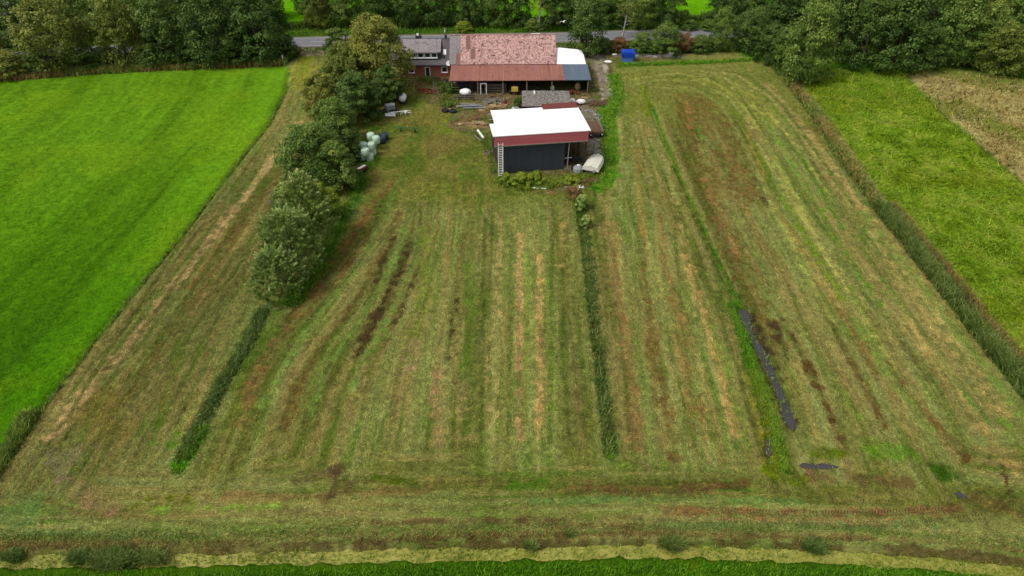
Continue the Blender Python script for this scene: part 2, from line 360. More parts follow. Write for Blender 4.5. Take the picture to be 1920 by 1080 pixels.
# between the ditches
for g, w_, c_, a_ in (([(1190, 180), (1180, 260), (1170, 340), (1150, 400)], 1.6, pale, .5), ([(1205, 160), (1215, 215)], 1.5, S(108, 126, 30), .7), ([(1190, 180), (1180, 240), (1176, 300)], 1.1, S(112, 118, 36), .6), ([(1150, 420), (1150, 500), (1165, 600), (1180, 700), (1195, 840)], 1.2, S(136, 108, 64), .6), ([(1135, 380), (1130, 440)], .9, tan_, .5),
    ([(1200, 420), (1205, 520), (1225, 620), (1250, 760), (1268, 860)], .9, brown, .75), ([(1195, 280), (1198, 360), (1210, 440)], 1.0, S(138, 122, 62), .6), ([(1248, 300), (1262, 360), (1285, 460)], .9, straw, .75), ([(1235, 400), (1250, 500), (1275, 600)], .8, S(142, 114, 66), .55), ([(1285, 480), (1310, 560), (1345, 680), (1380, 820)], .8, S(170, 142, 85), .8), ([(1262, 560), (1285, 680), (1300, 800)], .9, S(130, 104, 58), .55),
    ([(1215, 640), (1228, 760)], .6, S(95, 84, 36), .6), ([(1312, 740), (1322, 820)], .9, red, .5), ([(1180, 330), (1190, 420), (1200, 500)], .7, greyg, .6), ([(1330, 600), (1370, 720), (1400, 840)], .9, S(118, 136, 60), .6), ([(1400, 700), (1425, 800), (1435, 870)], .7, S(150, 140, 50), .7), ([(1165, 210), (1140, 300)], 1.4, S(112, 128, 52), .5), ([(1245, 640), (1262, 760)], .7, pale, .6)):
    stroke(g, w_, c_, a_)
# right plot with the curved swaths at its far end
stroke([(1165, 150), (1250, 142), (1330, 146), (1400, 180), (1440, 230)], 4.5, S(128, 134, 58), .6)
stroke([(1300, 190), (1330, 230), (1370, 300), (1400, 360)], 6.5, S(112, 94, 50), .75)
stroke([(1285, 200), (1300, 300), (1345, 400), (1400, 520), (1450, 640)], 3.0, S(108, 96, 46), .65)
stroke([(1288, 190), (1296, 240)], 1.0, S(150, 112, 66), .7); stroke([(1320, 330), (1350, 420), (1380, 480)], 1.0, S(148, 112, 68), .6)
stroke([(1420, 330), (1440, 380)], 2.0, S(80, 66, 46), .5)
for g, w_, c_, a_ in (([(1310, 143), (1370, 165), (1430, 215), (1480, 300)], .8, S(160, 158, 82), .8), ([(1350, 143), (1420, 185), (1490, 270), (1560, 380)], .7, S(160, 156, 80), .8), ([(1290, 140), (1350, 160), (1400, 205), (1450, 290), (1520, 430)], .7, S(150, 152, 72), .7), ([(1400, 130), (1450, 190), (1520, 280), (1600, 390), (1690, 520), (1790, 660), (1870, 780)], 1.2, S(160, 145, 84), .75), ([(1440, 160), (1530, 270), (1610, 380), (1700, 500), (1800, 640), (1890, 770)], 1.5, S(165, 146, 88), .75),
    ([(1390, 122), (1430, 170), (1500, 260)], .8, S(88, 120, 34), .7), ([(1380, 205), (1420, 290), (1470, 380), (1520, 460), (1580, 560)], 1.0, S(104, 128, 32), .8), ([(1430, 215), (1480, 300), (1540, 400), (1590, 480), (1650, 570)], .7, S(92, 124, 42), .75), ([(1500, 290), (1540, 360), (1580, 430)], .6, S(80, 120, 40), .7), ([(1460, 240), (1560, 380), (1640, 500), (1720, 620)], .6, S(86, 112, 44), .6),
    ([(1400, 220), (1410, 290), (1470, 420), (1560, 560), (1640, 680)], .9, S(150, 132, 70), .6), ([(1470, 600), (1510, 680), (1560, 780), (1590, 850)], .8, S(88, 68, 38), .8), ([(1520, 520), (1570, 630), (1620, 720), (1660, 800)], .7, S(100, 78, 42), .7), ([(1450, 610), (1480, 670)], 1.2, S(76, 62, 40), .75), ([(1555, 560), (1600, 620), (1640, 700)], .8, brown, .55), ([(1660, 680), (1700, 740), (1760, 800), (1810, 860)], 1.0, S(104, 82, 44), .7),
    ([(1480, 640), (1500, 720), (1540, 830)], .7, S(140, 130, 70), .6), ([(1690, 640), (1740, 710)], .9, S(92, 80, 40), .5), ([(1600, 600), (1680, 720), (1740, 800)], 1.0, S(112, 134, 58), .7), ([(1740, 660), (1850, 790)], .7, S(84, 122, 48), .7), ([(1560, 700), (1620, 800)], .8, S(108, 128, 52), .6), ([(1700, 600), (1810, 760), (1900, 880)], 1.0, S(160, 140, 82), .7), ([(1590, 540), (1650, 650)], .8, S(98, 122, 42), .6)):
    stroke(g, w_, c_, a_)
for g, c_ in (([(1180, 150), (1260, 138), (1340, 140), (1410, 170)], S(150, 152, 84)), ([(1170, 165), (1230, 150), (1310, 152), (1370, 185), (1410, 240)], S(146, 150, 82)), ([(1230, 165), (1300, 165), (1350, 195), (1385, 250), (1420, 330)], S(140, 146, 76)), ([(1300, 133), (1380, 140), (1440, 180), (1500, 250), (1580, 360), (1660, 480)], S(158, 152, 86)),
    ([(1420, 270), (1470, 350), (1530, 450), (1600, 570), (1680, 690)], S(152, 150, 80)), ([(1395, 270), (1440, 370), (1500, 490), (1560, 600)], S(140, 146, 72)), ([(1350, 130), (1410, 145), (1470, 200), (1540, 300), (1630, 430)], S(88, 106, 44)), ([(1250, 145), (1330, 146), (1385, 175), (1430, 245), (1480, 330), (1550, 440)], S(92, 108, 44)), ([(1215, 155), (1290, 157), (1340, 180)], S(96, 110, 46)), ([(1160, 200), (1165, 290), (1150, 360)], S(142, 146, 76)), ([(1225, 210), (1245, 290), (1270, 380)], S(140, 142, 74))): stroke(g, .6, c_, .8, .35)
blot(1200, 195, 3, 6, S(120, 128, 40), .4)
blot(1670, 850, 2.6, 1.3, S(90, 135, 30), .7); blot(1770, 890, 2.0, 1.6, S(58, 92, 20), .9); blot(1550, 850, 2.4, .9, S(92, 108, 22), .9)
# headland
for g, w_, c_, a_ in (([(420, 930), (600, 930), (800, 920)], .9, S(128, 104, 62), .55), ([(560, 900), (640, 880), (650, 920)], 1.0, S(100, 86, 54), .6), ([(640, 870), (620, 930)], .8, S(92, 78, 48), .7), ([(700, 985), (860, 975), (1060, 975)], .6, S(96, 80, 48), .8), ([(860, 990), (1000, 975)], .5, dark, .4), ([(1050, 915), (1200, 918), (1400, 908)], .9, S(112, 90, 50), .7),
    ([(1250, 955), (1400, 962), (1600, 965), (1800, 955)], .9, S(125, 98, 58), .8), ([(1350, 970), (1500, 975), (1700, 978)], .6, S(140, 112, 70), .7), ([(250, 950), (360, 945)], .7, mid, .6), ([(280, 935), (350, 935)], .7, S(96, 100, 22), .8), ([(280, 960), (380, 955), (560, 950)], .6, S(112, 138, 52), .7), ([(700, 895), (780, 905)], .8, S(84, 104, 22), .8), ([(930, 910), (1060, 910)], .8, S(80, 120, 30), .7),
    ([(400, 985), (700, 1000), (960, 990)], .9, greyg, .6), ([(1000, 940), (1250, 935), (1500, 940)], .7, S(100, 126, 62), .7), ([(1200, 990), (1500, 990), (1750, 985)], .8, S(104, 120, 66), .7), ([(0, 1000), (200, 1005), (400, 1010)], .9, S(98, 118, 62), .6), ([(120, 900), (200, 960)], 1.4, S(140, 112, 82), .6), ([(1480, 890), (1700, 905)], 1.0, S(104, 84, 52), .6), ([(1880, 880), (1895, 940), (1840, 985)], .25, S(80, 62, 40), .7), ([(1820, 940), (1900, 960)], 1.2, S(120, 100, 55), .5),
    ([(640, 1018), (900, 1005), (1250, 1000), (1640, 1012)], .45, S(88, 74, 42), .7), ([(1020, 985), (1240, 990)], .5, S(96, 78, 46), .7), ([(0, 1025), (300, 1022), (620, 1020)], .5, S(86, 78, 44), .6)):
    stroke(g, w_, c_, a_)

# --- zones
ZN = np.zeros(len(Xn), int); names = ['mown_field', 'green_field', 'meadow', 'dry_meadow', 'farmyard', 'foreground_grass', 'grass_verge', 'far_field']
xw, yw = Xn + 1.2*wob2, Yn + 1.2*wob2
Lf = np.array(list(PL([(-900, 235), (-200, 165), (0, 154), (100, 146), (250, 134), (400, 128), (535, 123)])) + list(EDGE_L) + [(-60, 24), (-135, 24), (-200, 60)])
zl = inpoly(Xn + .25*wob2, Yn, Lf); ZN[zl] = 1
Rm = np.array(list(PL([(1500, 112), (1560, 112), (1690, 132), (1780, 222), (1925, 345), (2130, 540)])) + [(150, 60), (150, 24), (70, 24)] + list(PL([(2100, 940), (1945, 735), (1800, 550), (1668, 385), (1610, 300), (1550, 215), (1500, 150)])))
zr = inpoly(Xn + .4*wob2, Yn, Rm); ZN[zr] = 2
Dm = np.array(list(PL([(1690, 132), (1750, 122), (1850, 140), (1920, 150), (2300, 180)])) + [(200, 60)] + list(PL([(2130, 540), (1925, 345), (1780, 222)])))
zd = inpoly(Xn + .4*wob2, Yn, Dm) & ~zr; ZN[zd] = 3
Yd = PL([(735, 100), (1150, 95), (1290, 100), (1285, 113), (1150, 120), (1150, 180), (1128, 210), (1140, 300), (1140, 345), (1060, 362), (985, 358), (925, 335), (905, 265), (840, 238), (845, 212), (770, 178)])
zy = inpoly(xw, yw, Yd); ZN[zy] = 4
zb = (Yn < np.interp(Xn, CANAL[:, 0], CANAL[:, 1]) + .0); ZN[zb] = 5
rd = pdist(Xn, Yn, ROAD); roadY = np.interp(Xn, ROAD[::-1, 0], ROAD[::-1, 1])
fieldtop = np.interp(Xn, *PL([(-900, 235), (-200, 165), (0, 154), (250, 134), (535, 122), (545, 105), (735, 100), (1290, 100), (1420, 95), (1500, 112), (1690, 130), (1750, 122), (1920, 150), (2300, 180)]).T)
zv = (Yn > fieldtop) & ~zy; ZN[zv] = 6
zf = Yn > roadY + 14 + 2*wob; ZN[zf] = 7
# left field
m = zl; uu = u[m]; q = fbm(uu*.16, Yn[m]*.012, 2, 3); q2 = fbm(uu*1.0 + Yn[m]*.0, Yn[m]*.07, 3, 3); g = smooth((Yn[m]-45)/70)
base = c3(S(72, 122, 14))*(1-g[:, None]) + c3(S(102, 148, 28))*g[:, None]
q3 = fbm(Xn[m]*1.7+Yn[m]*.6, Yn[m]*.8, 4, 3); t = (.34 + .66*q + .44*q2 + .26*q3)[:, None]; ln = np.abs(((uu + .25*wob[m]) % 9.0) - 4.5); t = t*(1 - .2*smooth((.35-np.abs(ln-3.6))/.25)*smooth((q3-.3)*4))[:, None]; col[m] = base*t + c3(S(40, 22, 0))*.5*(smooth((q2-.5)*6)*.4)[:, None]
k = smooth((fbm(Xn[m]*.09, Yn[m]*.09, 6)-.5)*6)[:, None]*.35; col[m] = col[m]*(1-k) + c3(S(128, 160, 30))*k
# meadow: rank, tufty grass
m = zr; q = fbm(Xn[m]*.5, Yn[m]*.5, 2, 4); q2 = fbm(Xn[m]*.1, Yn[m]*.1, 3, 3)
cc = c3(S(116, 146, 34))*np.ones((m.sum(), 1)); a = smooth((q-.45)*5)[:, None]*.6; cc = cc*(1-a)+c3(S(150, 162, 62))*a
a = smooth((.44-q)*6)[:, None]*.65; cc = cc*(1-a)+c3(S(74, 98, 8))*a; a = smooth((q2-.5)*6)[:, None]*.45; cc = cc*(1-a)+c3(S(118, 128, 30))*a; col[m] = cc
# dry meadow
m = zd; q = fbm(Xn[m]*.6, Yn[m]*.35, 4, 4); q2 = fbm((Xn[m]+Yn[m])*.12, (Yn[m]-Xn[m])*.04, 5, 3)
cc = c3(S(176, 164, 104))*np.ones((m.sum(), 1)); a = smooth((q-.46)*6)[:, None]*.6; cc = cc*(1-a)+c3(S(150, 128, 72))*a; a = smooth((q2-.48)*7)[:, None]*.8; cc = cc*(1-a)+c3(S(110, 122, 40))*a
a = smooth((1.5-(fieldtop[m]-Yn[m])/4)/1.5)[:, None]*.7; cc = cc*(1-a)+c3(S(84, 124, 30))*a; col[m] = cc
# yard
m = zy; q = fbm(Xn[m]*.4, Yn[m]*.4, 4, 4); q2 = fbm(Xn[m]*1.3, Yn[m]*1.3, 5, 3)
cc = c3(S(98, 108, 50))*np.ones((m.sum(), 1)); a = smooth((q-.42)*6)[:, None]*.7; cc = cc*(1-a)+c3(S(128, 116, 78))*a; a = smooth((q2-.52)*8)[:, None]*.5; cc = cc*(1-a)+c3(S(100, 80, 60))*a; col[m] = cc
# foreground
m = zb; q = fbm(Xn[m]*.7, Yn[m]*.7, 4, 4); cc = c3(S(66, 114, 14))*np.ones((m.sum(), 1)); a = smooth((q-.45)*6)[:, None]*.6; cc = cc*(1-a)+c3(S(96, 128, 20))*a; col[m] = cc
m = zv; q = fbm(Xn[m]*.4, Yn[m]*.4, 5, 4); cc = c3(S(60, 88, 26))*np.ones((m.sum(), 1)); a = smooth((q-.45)*6)[:, None]*.7; cc = cc*(1-a)+c3(S(98, 112, 42))*a; col[m] = cc
col[zf] = c3(S(98, 158, 10))*(.8+.4*fbm(Xn[zf]*.1, Yn[zf]*.1, 2))[:, None]
# yard paths, rubble, ditch growth
for g, w_, c_, a_ in (([(1120, 105), (1124, 125), (1140, 180), (1135, 200)], 2.6, S(150, 138, 122), .9), ([(1132, 120), (1144, 160), (1148, 180)], .8, S(178, 168, 150), .8), ([(1122, 130), (1130, 185)], .6, S(165, 155, 138), .7), ([(1115, 105), (1060, 92)], 5, S(120, 115, 110), .9), ([(1195, 104), (1285, 106)], 1.6, S(150, 146, 132), .8), ([(1280, 106), (1400, 104)], 2.0, S(140, 136, 78), .7), ([(1080, 195), (1150, 192)], 2.2, S(104, 78, 58), .9), ([(1100, 205), (1112, 240), (1115, 280)], 3.0, S(138, 128, 116), .8),
    ([(975, 182), (935, 200), (890, 222), (850, 233)], 1.6, S(124, 96, 68), .9), ([(955, 180), (925, 195), (900, 205)], 1.2, S(172, 148, 112), .8), ([(870, 178), (1000, 178), (1100, 178)], 3, S(112, 92, 70), .8), ([(770, 160), (830, 150)], 3.5, S(118, 92, 58), .8), ([(800, 145), (840, 160)], 3, S(110, 104, 72), .8), ([(860, 232), (905, 238)], 1.2, S(160, 130, 90), .7),
    ([(548, 96), (600, 98)], 3.5, S(168, 148, 124), .9), ([(1010, 352), (1100, 345), (1130, 330)], 1.2, S(112, 88, 60), .6), ([(1000, 358), (1040, 362)], .8, S(140, 112, 76), .7), ([(940, 200), (935, 230)], 1.0, S(110, 96, 60), .6), ([(1062, 300), (1100, 320)], 3.2, S(80, 68, 50), .8), ([(940, 320), (1060, 335)], 1.6, S(96, 104, 40), .7),
    ([(1160, 125), (1260, 120), (1330, 118), (1440, 110)], 1.5, S(70, 104, 26), .8), ([(1150, 140), (1160, 180), (1155, 215)], 2.2, S(84, 112, 36), .7), ([(1135, 205), (1140, 260), (1145, 330), (1120, 355)], 2.4, S(74, 134, 18), .95), ([(1400, 100), (1440, 112), (1480, 118), (1540, 120)], 3.5, S(84, 130, 22), .8),
    ([(1222, 195), (1262, 300), (1330, 450), (1392, 580)], .5, S(78, 128, 28), .9), ([(1262, 310), (1335, 460), (1390, 560)], .3, S(48, 74, 16), .7), ([(1378, 570), (1412, 700), (1444, 800), (1474, 885)], 1.5, S(60, 108, 20), .95), ([(1475, 850), (1500, 905), (1440, 880)], 1.2, S(110, 124, 24), .8), ([(1418, 700), (1440, 800), (1455, 870)], .8, S(124, 124, 26), .7), ([(1408, 590), (1452, 690), (1488, 790)], .9, S(72, 60, 42), .9),
    ([(497, 578), (420, 715), (345, 860)], 1.5, S(74, 92, 48), .9), ([(520, 585), (490, 640), (440, 730)], .9, S(94, 122, 34), .7), ([(372, 820), (340, 870)], 1.2, S(74, 138, 22), .95), ([(1086, 375), (1100, 460), (1120, 640), (1146, 850)], 1.4, S(66, 88, 42), .9), ([(1112, 600), (1124, 680)], .5, S(70, 54, 36), .8), ([(1140, 820), (1142, 850)], .8, S(84, 120, 30), .9),
    ([(1480, 150), (1530, 215), (1585, 300), (1640, 375)], 1.2, S(88, 88, 40), .85), ([(1650, 385), (1790, 560), (1935, 740)], 2.0, S(52, 74, 28), .95), ([(1620, 400), (1700, 500), (1830, 670), (1920, 790)], 1.2, S(108, 132, 58), .7), ([(1880, 790), (1920, 850)], 1.2, S(100, 136, 40), .6), ([(1690, 135), (1790, 230), (1925, 345)], 1.0, S(90, 92, 50), .8), ([(1640, 128), (1720, 140)], 1.5, S(104, 100, 56), .6),
    (G0[2:11], .35, S(38, 52, 16), .9), ([(60, 775), (0, 870)], 1.2, S(50, 74, 30), .9), ([(0, 150), (250, 133), (530, 123)], .9, S(112, 106, 44), .7)):
    stroke(g, w_, c_, a_, .4)
# canal banks: dark wet earth on the steep sides
cd = pdist(Xn, Yn, CANAL); k = smooth((1.22 - cd + wob2*1.1)/.4)*smooth((fbm(Xn*.5, Yn*.5, 7)-.25)*4)*(Yn > np.interp(Xn, CANAL[:, 0], CANAL[:, 1]))
mix(S(84, 72, 40), k*.85); kk = smooth((1.4 - cd)/.3)*(~(Yn > np.interp(Xn, CANAL[:, 0], CANAL[:, 1]))); mix(S(64, 92, 16), kk*.6)

mz = ZN == 0
t = 1 + (.6*(p4-.5) + .5*(s3-.5)*str_k + .75*(s1-.5)*str_k + .35*(p3-.5)) ; t = np.where(mz, t, 1 + .4*(p4-.5)); col *= np.clip(t*np.where(mz, 1.07, 1), .45, 1.7)[:, None]
z += np.where(mz, (.07*(s2-.5) + .09*(s3-.5) + .05*swath*str_k)*(1), .10*(p3-.5))
# ------------------------------------------------------------------ terrain: meshes
zz = np.zeros(NV); zz[near] = z
cc = np.tile(S(84, 132, 26), (NV, 1)); cc[near] = np.clip(col, .004, .9); cc[(Y > 232)] = S(60, 96, 24)
uv = np.zeros((NV, 3)); uv[:, 0] = X; uv[:, 1] = Y; tmp = uv[near]; tmp[:, 0] = A; tmp[:, 1] = B
tmp[zr | zd | zy | zb | zv | zf] = np.stack([Xn, Yn, Yn*0], 1)[zr | zd | zy | zb | zv | zf]; uv[near] = tmp
zone = np.full(NV, 7); zone[near] = ZN; zone[(Y < 26)] = 5; zone[(Y <= 24.5)] = 5
lf = (X <= -134.9) & (Y < 110); zone[lf] = 1; zone[(X > 139.9) & (Y < 150) & (Y > 24)] = 2
nx, ny = len(gxs), len(gys)
I = (np.arange(ny-1)[:, None]*nx + np.arange(nx-1)[None, :]).ravel()
Q = np.stack([I, I+1, I+1+nx, I+nx], 1)
qz = zone[Q[:, 0]]
kindw = np.zeros(NV); kz = {0: 1, 1: .35, 2: .9, 3: 1, 4: .8, 5: .7, 6: .8, 7: .3}
def ground_mat(name, fleck, contrast, bstr, dark_=.5, light_=1.5):
    m, n, l, b = mat(name, .95, .0)
    at = n.new('ShaderNodeAttribute'); at.attribute_name = 'col'
    fl = n.new('ShaderNodeAttribute'); fl.attribute_name = 'flow'
    tc = n.new('ShaderNodeTexCoord')
    v1 = mapv(n, l, fl.outputs['Vector'], (5.5, 1.6, 1)); f1 = noise(n, l, v1, 1.0, 5, .7, .3)
    f2 = noise(n, l, mapv(n, l, tc.outputs['Object'], (1, 1, .2)), 7.5, 4, .75, .4)
    f3 = noise(n, l, tc.outputs['Object'], .9, 4, .7)
    a = n.new('ShaderNodeMath'); a.operation = 'MULTIPLY_ADD'; a.inputs[1].default_value = .5; l.new(f1, a.inputs[0])
    h = n.new('ShaderNodeMath'); h.operation = 'MULTIPLY'; h.inputs[1].default_value = .5; l.new(f2, h.inputs[0]); l.new(h.outputs[0], a.inputs[2])
    r = ramp(n, [(.34, (dark_,)*3), (.5, (1, 1, 1)), (.66, (light_, light_*.98, light_*.9))]); l.new(a.outputs[0], r.inputs[0])
    c = mixc(n, l, contrast, at.outputs['Color'], r.outputs[0], 'MULTIPLY')
    r3 = ramp(n, [(.35, (.8, .8, .8)), (.65, (1.2, 1.2, 1.2))]); l.new(f3, r3.inputs[0]); c = mixc(n, l, .7, c, r3.outputs[0], 'MULTIPLY')
    if fleck:                                    # dry stalks lying in the stubble
        v = mapv(n, l, fl.outputs['Vector'], (9, 5, 1)); k = noise(n, l, v, 1.3, 3, .8, .6)
        rk = ramp(n, [(.60, (0, 0, 0)), (.70, (1, 1, 1))]); l.new(k, rk.inputs[0])
        mm = n.new('ShaderNodeMath'); mm.operation = 'MULTIPLY'; mm.inputs[1].default_value = fleck; l.new(rk.outputs[0], mm.inputs[0])
        c = mixc(n, l, mm.outputs[0], c, tuple(S(188, 172, 118)))
        v = mapv(n, l, fl.outputs['Vector'], (7, 3.5, 1)); k = noise(n, l, v, 1.6, 3, .8, .4)
        rk = ramp(n, [(.62, (0, 0, 0)), (.72, (1, 1, 1))]); l.new(k, rk.inputs[0])
        mm = n.new('ShaderNodeMath'); mm.operation = 'MULTIPLY'; mm.inputs[1].default_value = fleck; l.new(rk.outputs[0], mm.inputs[0])
        c = mixc(n, l, mm.outputs[0], c, tuple(S(62, 56, 26)))
    l.new(c, b.inputs['Base Color']); bump(n, l, b, a.outputs[0], bstr, .22)
    return m
gm = [ground_mat('mown_grass', .34, 1, 1.0, .42, 1.5), ground_mat('field_grass', .0, .9, .7, .55, 1.4), ground_mat('meadow_grass', .0, 1, .9, .5, 1.45), ground_mat('dry_grass', .35, 1, .9), ground_mat('yard_ground', .3, 1, .8),
      ground_mat('bank_grass', .0, 1, .9, .4, 1.6), ground_mat('verge_grass', .1, 1, .8), ground_mat('far_grass', 0, .7, .4, .7, 1.3)]
V = np.stack([X, Y, zz], 1)
for zi, nm in enumerate(names):
    q = Q[qz == zi]; used, inv = np.unique(q, return_inverse=True); 
    o = np_mesh(nm, V[used], inv.reshape(q.shape), gm[zi], attrs={'col': ('FLOAT_COLOR', np.concatenate([cc[used], np.ones((len(used), 1))], 1)), 'flow': ('FLOAT_VECTOR', uv[used])}, smooth_=True)
    tag(o, kind='structure')
def strip(pl, wl, wr, z_, nseg=1):
    """ribbon of ground along a polyline"""
    pl = np.asarray(pl); d = np.gradient(pl, axis=0); d /= np.linalg.norm(d, axis=1)[:, None]; nrm = np.stack([-d[:, 1], d[:, 0]], 1)
    L, Rr = pl + nrm*np.reshape(wl, (-1, 1)), pl - nrm*np.reshape(wr, (-1, 1)); n = len(pl)
    V = np.concatenate([np.c_[L, np.full(n, z_)], np.c_[Rr, np.full(n, z_)]]); F = np.array([(i, n+i, n+i+1, i+1) for i in range(n-1)]); return V, F
def dense(pl, st):
    pl = np.asarray(pl); s = np.r_[0, np.cumsum(np.hypot(*np.diff(pl, axis=0).T))]; t = np.arange(0, s[-1], st)
    p = np.stack([np.interp(t, s, pl[:, 0]), np.interp(t, s, pl[:, 1])], 1)
    for _ in range(6): p[1:-1] = (p[:-2]+2*p[1:-1]+p[2:])/4
    return p
# road
m, n, l, b = mat('asphalt', .9, .3); tc = n.new('ShaderNodeTexCoord'); f = noise(n, l, tc.outputs['Object'], 1.2, 5, .7)
r = ramp(n, [(.3, tuple(S(112, 113, 118))), (.7, tuple(S(136, 136, 140)))]); l.new(f, r.inputs[0]); l.new(r.outputs[0], b.inputs['Base Color'])
RD = dense(ROAD, 3.0); Vr, Fr = strip(RD, 2.9, 2.9, .10); tag(np_mesh('road', Vr, Fr, m), kind='structure')
m_gv = var_mat('gravel_shoulder', S(128, 122, 108), .3, 1.5, .95); Vr, Fr = strip(RD, 3.7, 3.7, .085); tag(np_mesh('road_shoulder', Vr, Fr, m_gv), kind='structure')
m_line = var_mat('road_paint', S(205, 205, 200), .2, 2, .7); mk = MB()
for sgn in (-1, 1):
    d = np.gradient(RD, axis=0); d /= np.linalg.norm(d, axis=1)[:, None]; nr = np.stack([-d[:, 1], d[:, 0]], 1)
    Ls = RD + nr*2.55*sgn; n_ = len(Ls)
    for i in range(n_-1):
        a, bb_ = Ls[i], Ls[i+1]; o_ = nr[i]*.06; mk.add([(a[0]-o_[0], a[1]-o_[1], .104), (bb_[0]-o_[0], bb_[1]-o_[1], .104), (bb_[0]+o_[0], bb_[1]+o_[1], .104), (a[0]+o_[0], a[1]+o_[1], .104)], [(0, 1, 2, 3)])
for i in range(0, len(RD)-1, 3):
    a, bb_ = RD[i], RD[i+1]; o_ = nr[i]*.07; mk.add([(a[0]-o_[0], a[1]-o_[1], .104), (bb_[0]-o_[0], bb_[1]-o_[1], .104), (bb_[0]+o_[0], bb_[1]+o_[1], .104), (a[0]+o_[0], a[1]+o_[1], .104)], [(0, 1, 2, 3)])
tag(mk.build('road_markings', m_line), kind='structure')
# canal under duckweed, ditch water
m, n, l, b = mat('duckweed', .6, .4); tc = n.new('ShaderNodeTexCoord'); f = noise(n, l, mapv(n, l, tc.outputs['Object'], (.6, 1, 1)), 1.6, 6, .8, .3); f2 = noise(n, l, tc.outputs['Object'], 14, 3, .7)
r = ramp(n, [(.34, tuple(S(84, 90, 34))), (.42, tuple(S(146, 146, 56))), (.56, tuple(S(168, 164, 76))), (.70, tuple(S(192, 182, 104)))]); l.new(f, r.inputs[0])
r2 = ramp(n, [(.35, (.82,)*3), (.7, (1.15,)*3)]); l.new(f2, r2.inputs[0]); l.new(mixc(n, l, 1, r.outputs[0], r2.outputs[0], 'MULTIPLY'), b.inputs['Base Color']); bump(n, l, b, f2, .5, .04)
CD = dense(CANAL, 1.5); Vr, Fr = strip(CD, 1.6, 1.6, -.44); tag(np_mesh('canal_water', Vr, Fr, m), kind='structure')
m_wat, n, l, b = mat('ditch_water', .08, .5); b.inputs['Base Color'].default_value = (.05, .045, .045, 1)
tc = n.new('ShaderNodeTexCoord'); bump(n, l, b, noise(n, l, tc.outputs['Object'], 9, 3), .15, .02)
for nm, pts, hw in (('ditch_water', WATER, .46), ('puddle', PL([(1498, 872), (1582, 874)]), .26), ('puddle', PL([(1790, 924), (1817, 931)]), .3), ('puddle', PL([(1443, 818), (1440, 862)]), .25)):
    Wd = dense(pts, .5); k = len(Wd); wd = hw*(.5+.9*np.array([vn(i*.55, 3, 1) for i in range(k)])); wd[0] = wd[-1] = .05
    Vr, Fr = strip(Wd, wd, wd, 0); zs = []
    Vr[:, 2] = -.10 if nm == 'puddle' else -.30
    tag(np_mesh(nm, Vr, Fr, m_wat), kind='structure')

# ------------------------------------------------------------------ sampling the terrain
_ix = np.nonzero((gxs > -135) & (gxs < 140))[0]; _iy = np.nonzero((gys > 22) & (gys < 232))[0]
_gx, _gy = gxs[_ix], gys[_iy]; _Z = z.reshape(len(_iy), len(_ix)); _C = np.clip(col, .004, .9).reshape(len(_iy), len(_ix), 3); _N = ZN.reshape(len(_iy), len(_ix)); _A = A.reshape(_N.shape); _H = head.reshape(_N.shape)
def ground_at(x, y):
    i = np.clip(np.searchsorted(_gx, x), 1, len(_gx)-1); j = np.clip(np.searchsorted(_gy, y), 1, len(_gy)-1)
    i = i - (x - _gx[i-1] < _gx[i] - x); j = j - (y - _gy[j-1] < _gy[j] - y); return i, j
# wheel lug prints pressed into the headland
m_mud = var_mat('pressed_mud', S(84, 70, 44), .35, 2, .9, 0); tk = MB(); rt = random.Random(2)
for g in ([(1330, 957), (1500, 963), (1640, 964), (1790, 956)], [(1345, 974), (1500, 981), (1700, 984), (1850, 968)], [(1080, 922), (1200, 926), (1330, 922)], [(1560, 940), (1700, 945)]):
    pl = dense(PL(g), .26)
    for a, b_ in zip(pl[:-1], pl[1:]):
        d = (b_-a)/np.linalg.norm(b_-a); nn_ = np.array([-d[1], d[0]])
        if rt.random() < .25: continue
        for s in (-1, 1):
            q0, q1 = a + nn_*.03*s, a + nn_*.30*s + d*.16; ww = d*.035
            i, j = ground_at(q1[:1], q1[1:]); zq = _Z[j[0], i[0]] + .03
            tk.add([(*(q0-ww), zq), (*(q1-ww), zq), (*(q1+ww), zq), (*(q0+ww), zq)], [(0, 1, 2, 3)])
tag(tk.build('tyre_tracks', m_mud), kind='structure')
# ------------------------------------------------------------------ foliage
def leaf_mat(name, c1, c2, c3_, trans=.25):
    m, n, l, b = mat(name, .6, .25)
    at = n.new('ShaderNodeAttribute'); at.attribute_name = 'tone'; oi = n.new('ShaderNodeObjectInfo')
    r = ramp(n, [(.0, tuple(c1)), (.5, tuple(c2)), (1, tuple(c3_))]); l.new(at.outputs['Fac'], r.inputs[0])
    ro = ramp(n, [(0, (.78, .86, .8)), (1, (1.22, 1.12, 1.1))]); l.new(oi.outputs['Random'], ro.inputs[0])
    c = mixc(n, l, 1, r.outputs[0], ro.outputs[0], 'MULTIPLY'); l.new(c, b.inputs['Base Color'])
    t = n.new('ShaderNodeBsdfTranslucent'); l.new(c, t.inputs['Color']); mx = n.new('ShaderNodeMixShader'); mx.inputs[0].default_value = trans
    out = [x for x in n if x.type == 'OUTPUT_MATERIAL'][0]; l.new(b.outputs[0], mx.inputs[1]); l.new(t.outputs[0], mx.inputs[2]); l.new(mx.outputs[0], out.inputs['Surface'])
    return m
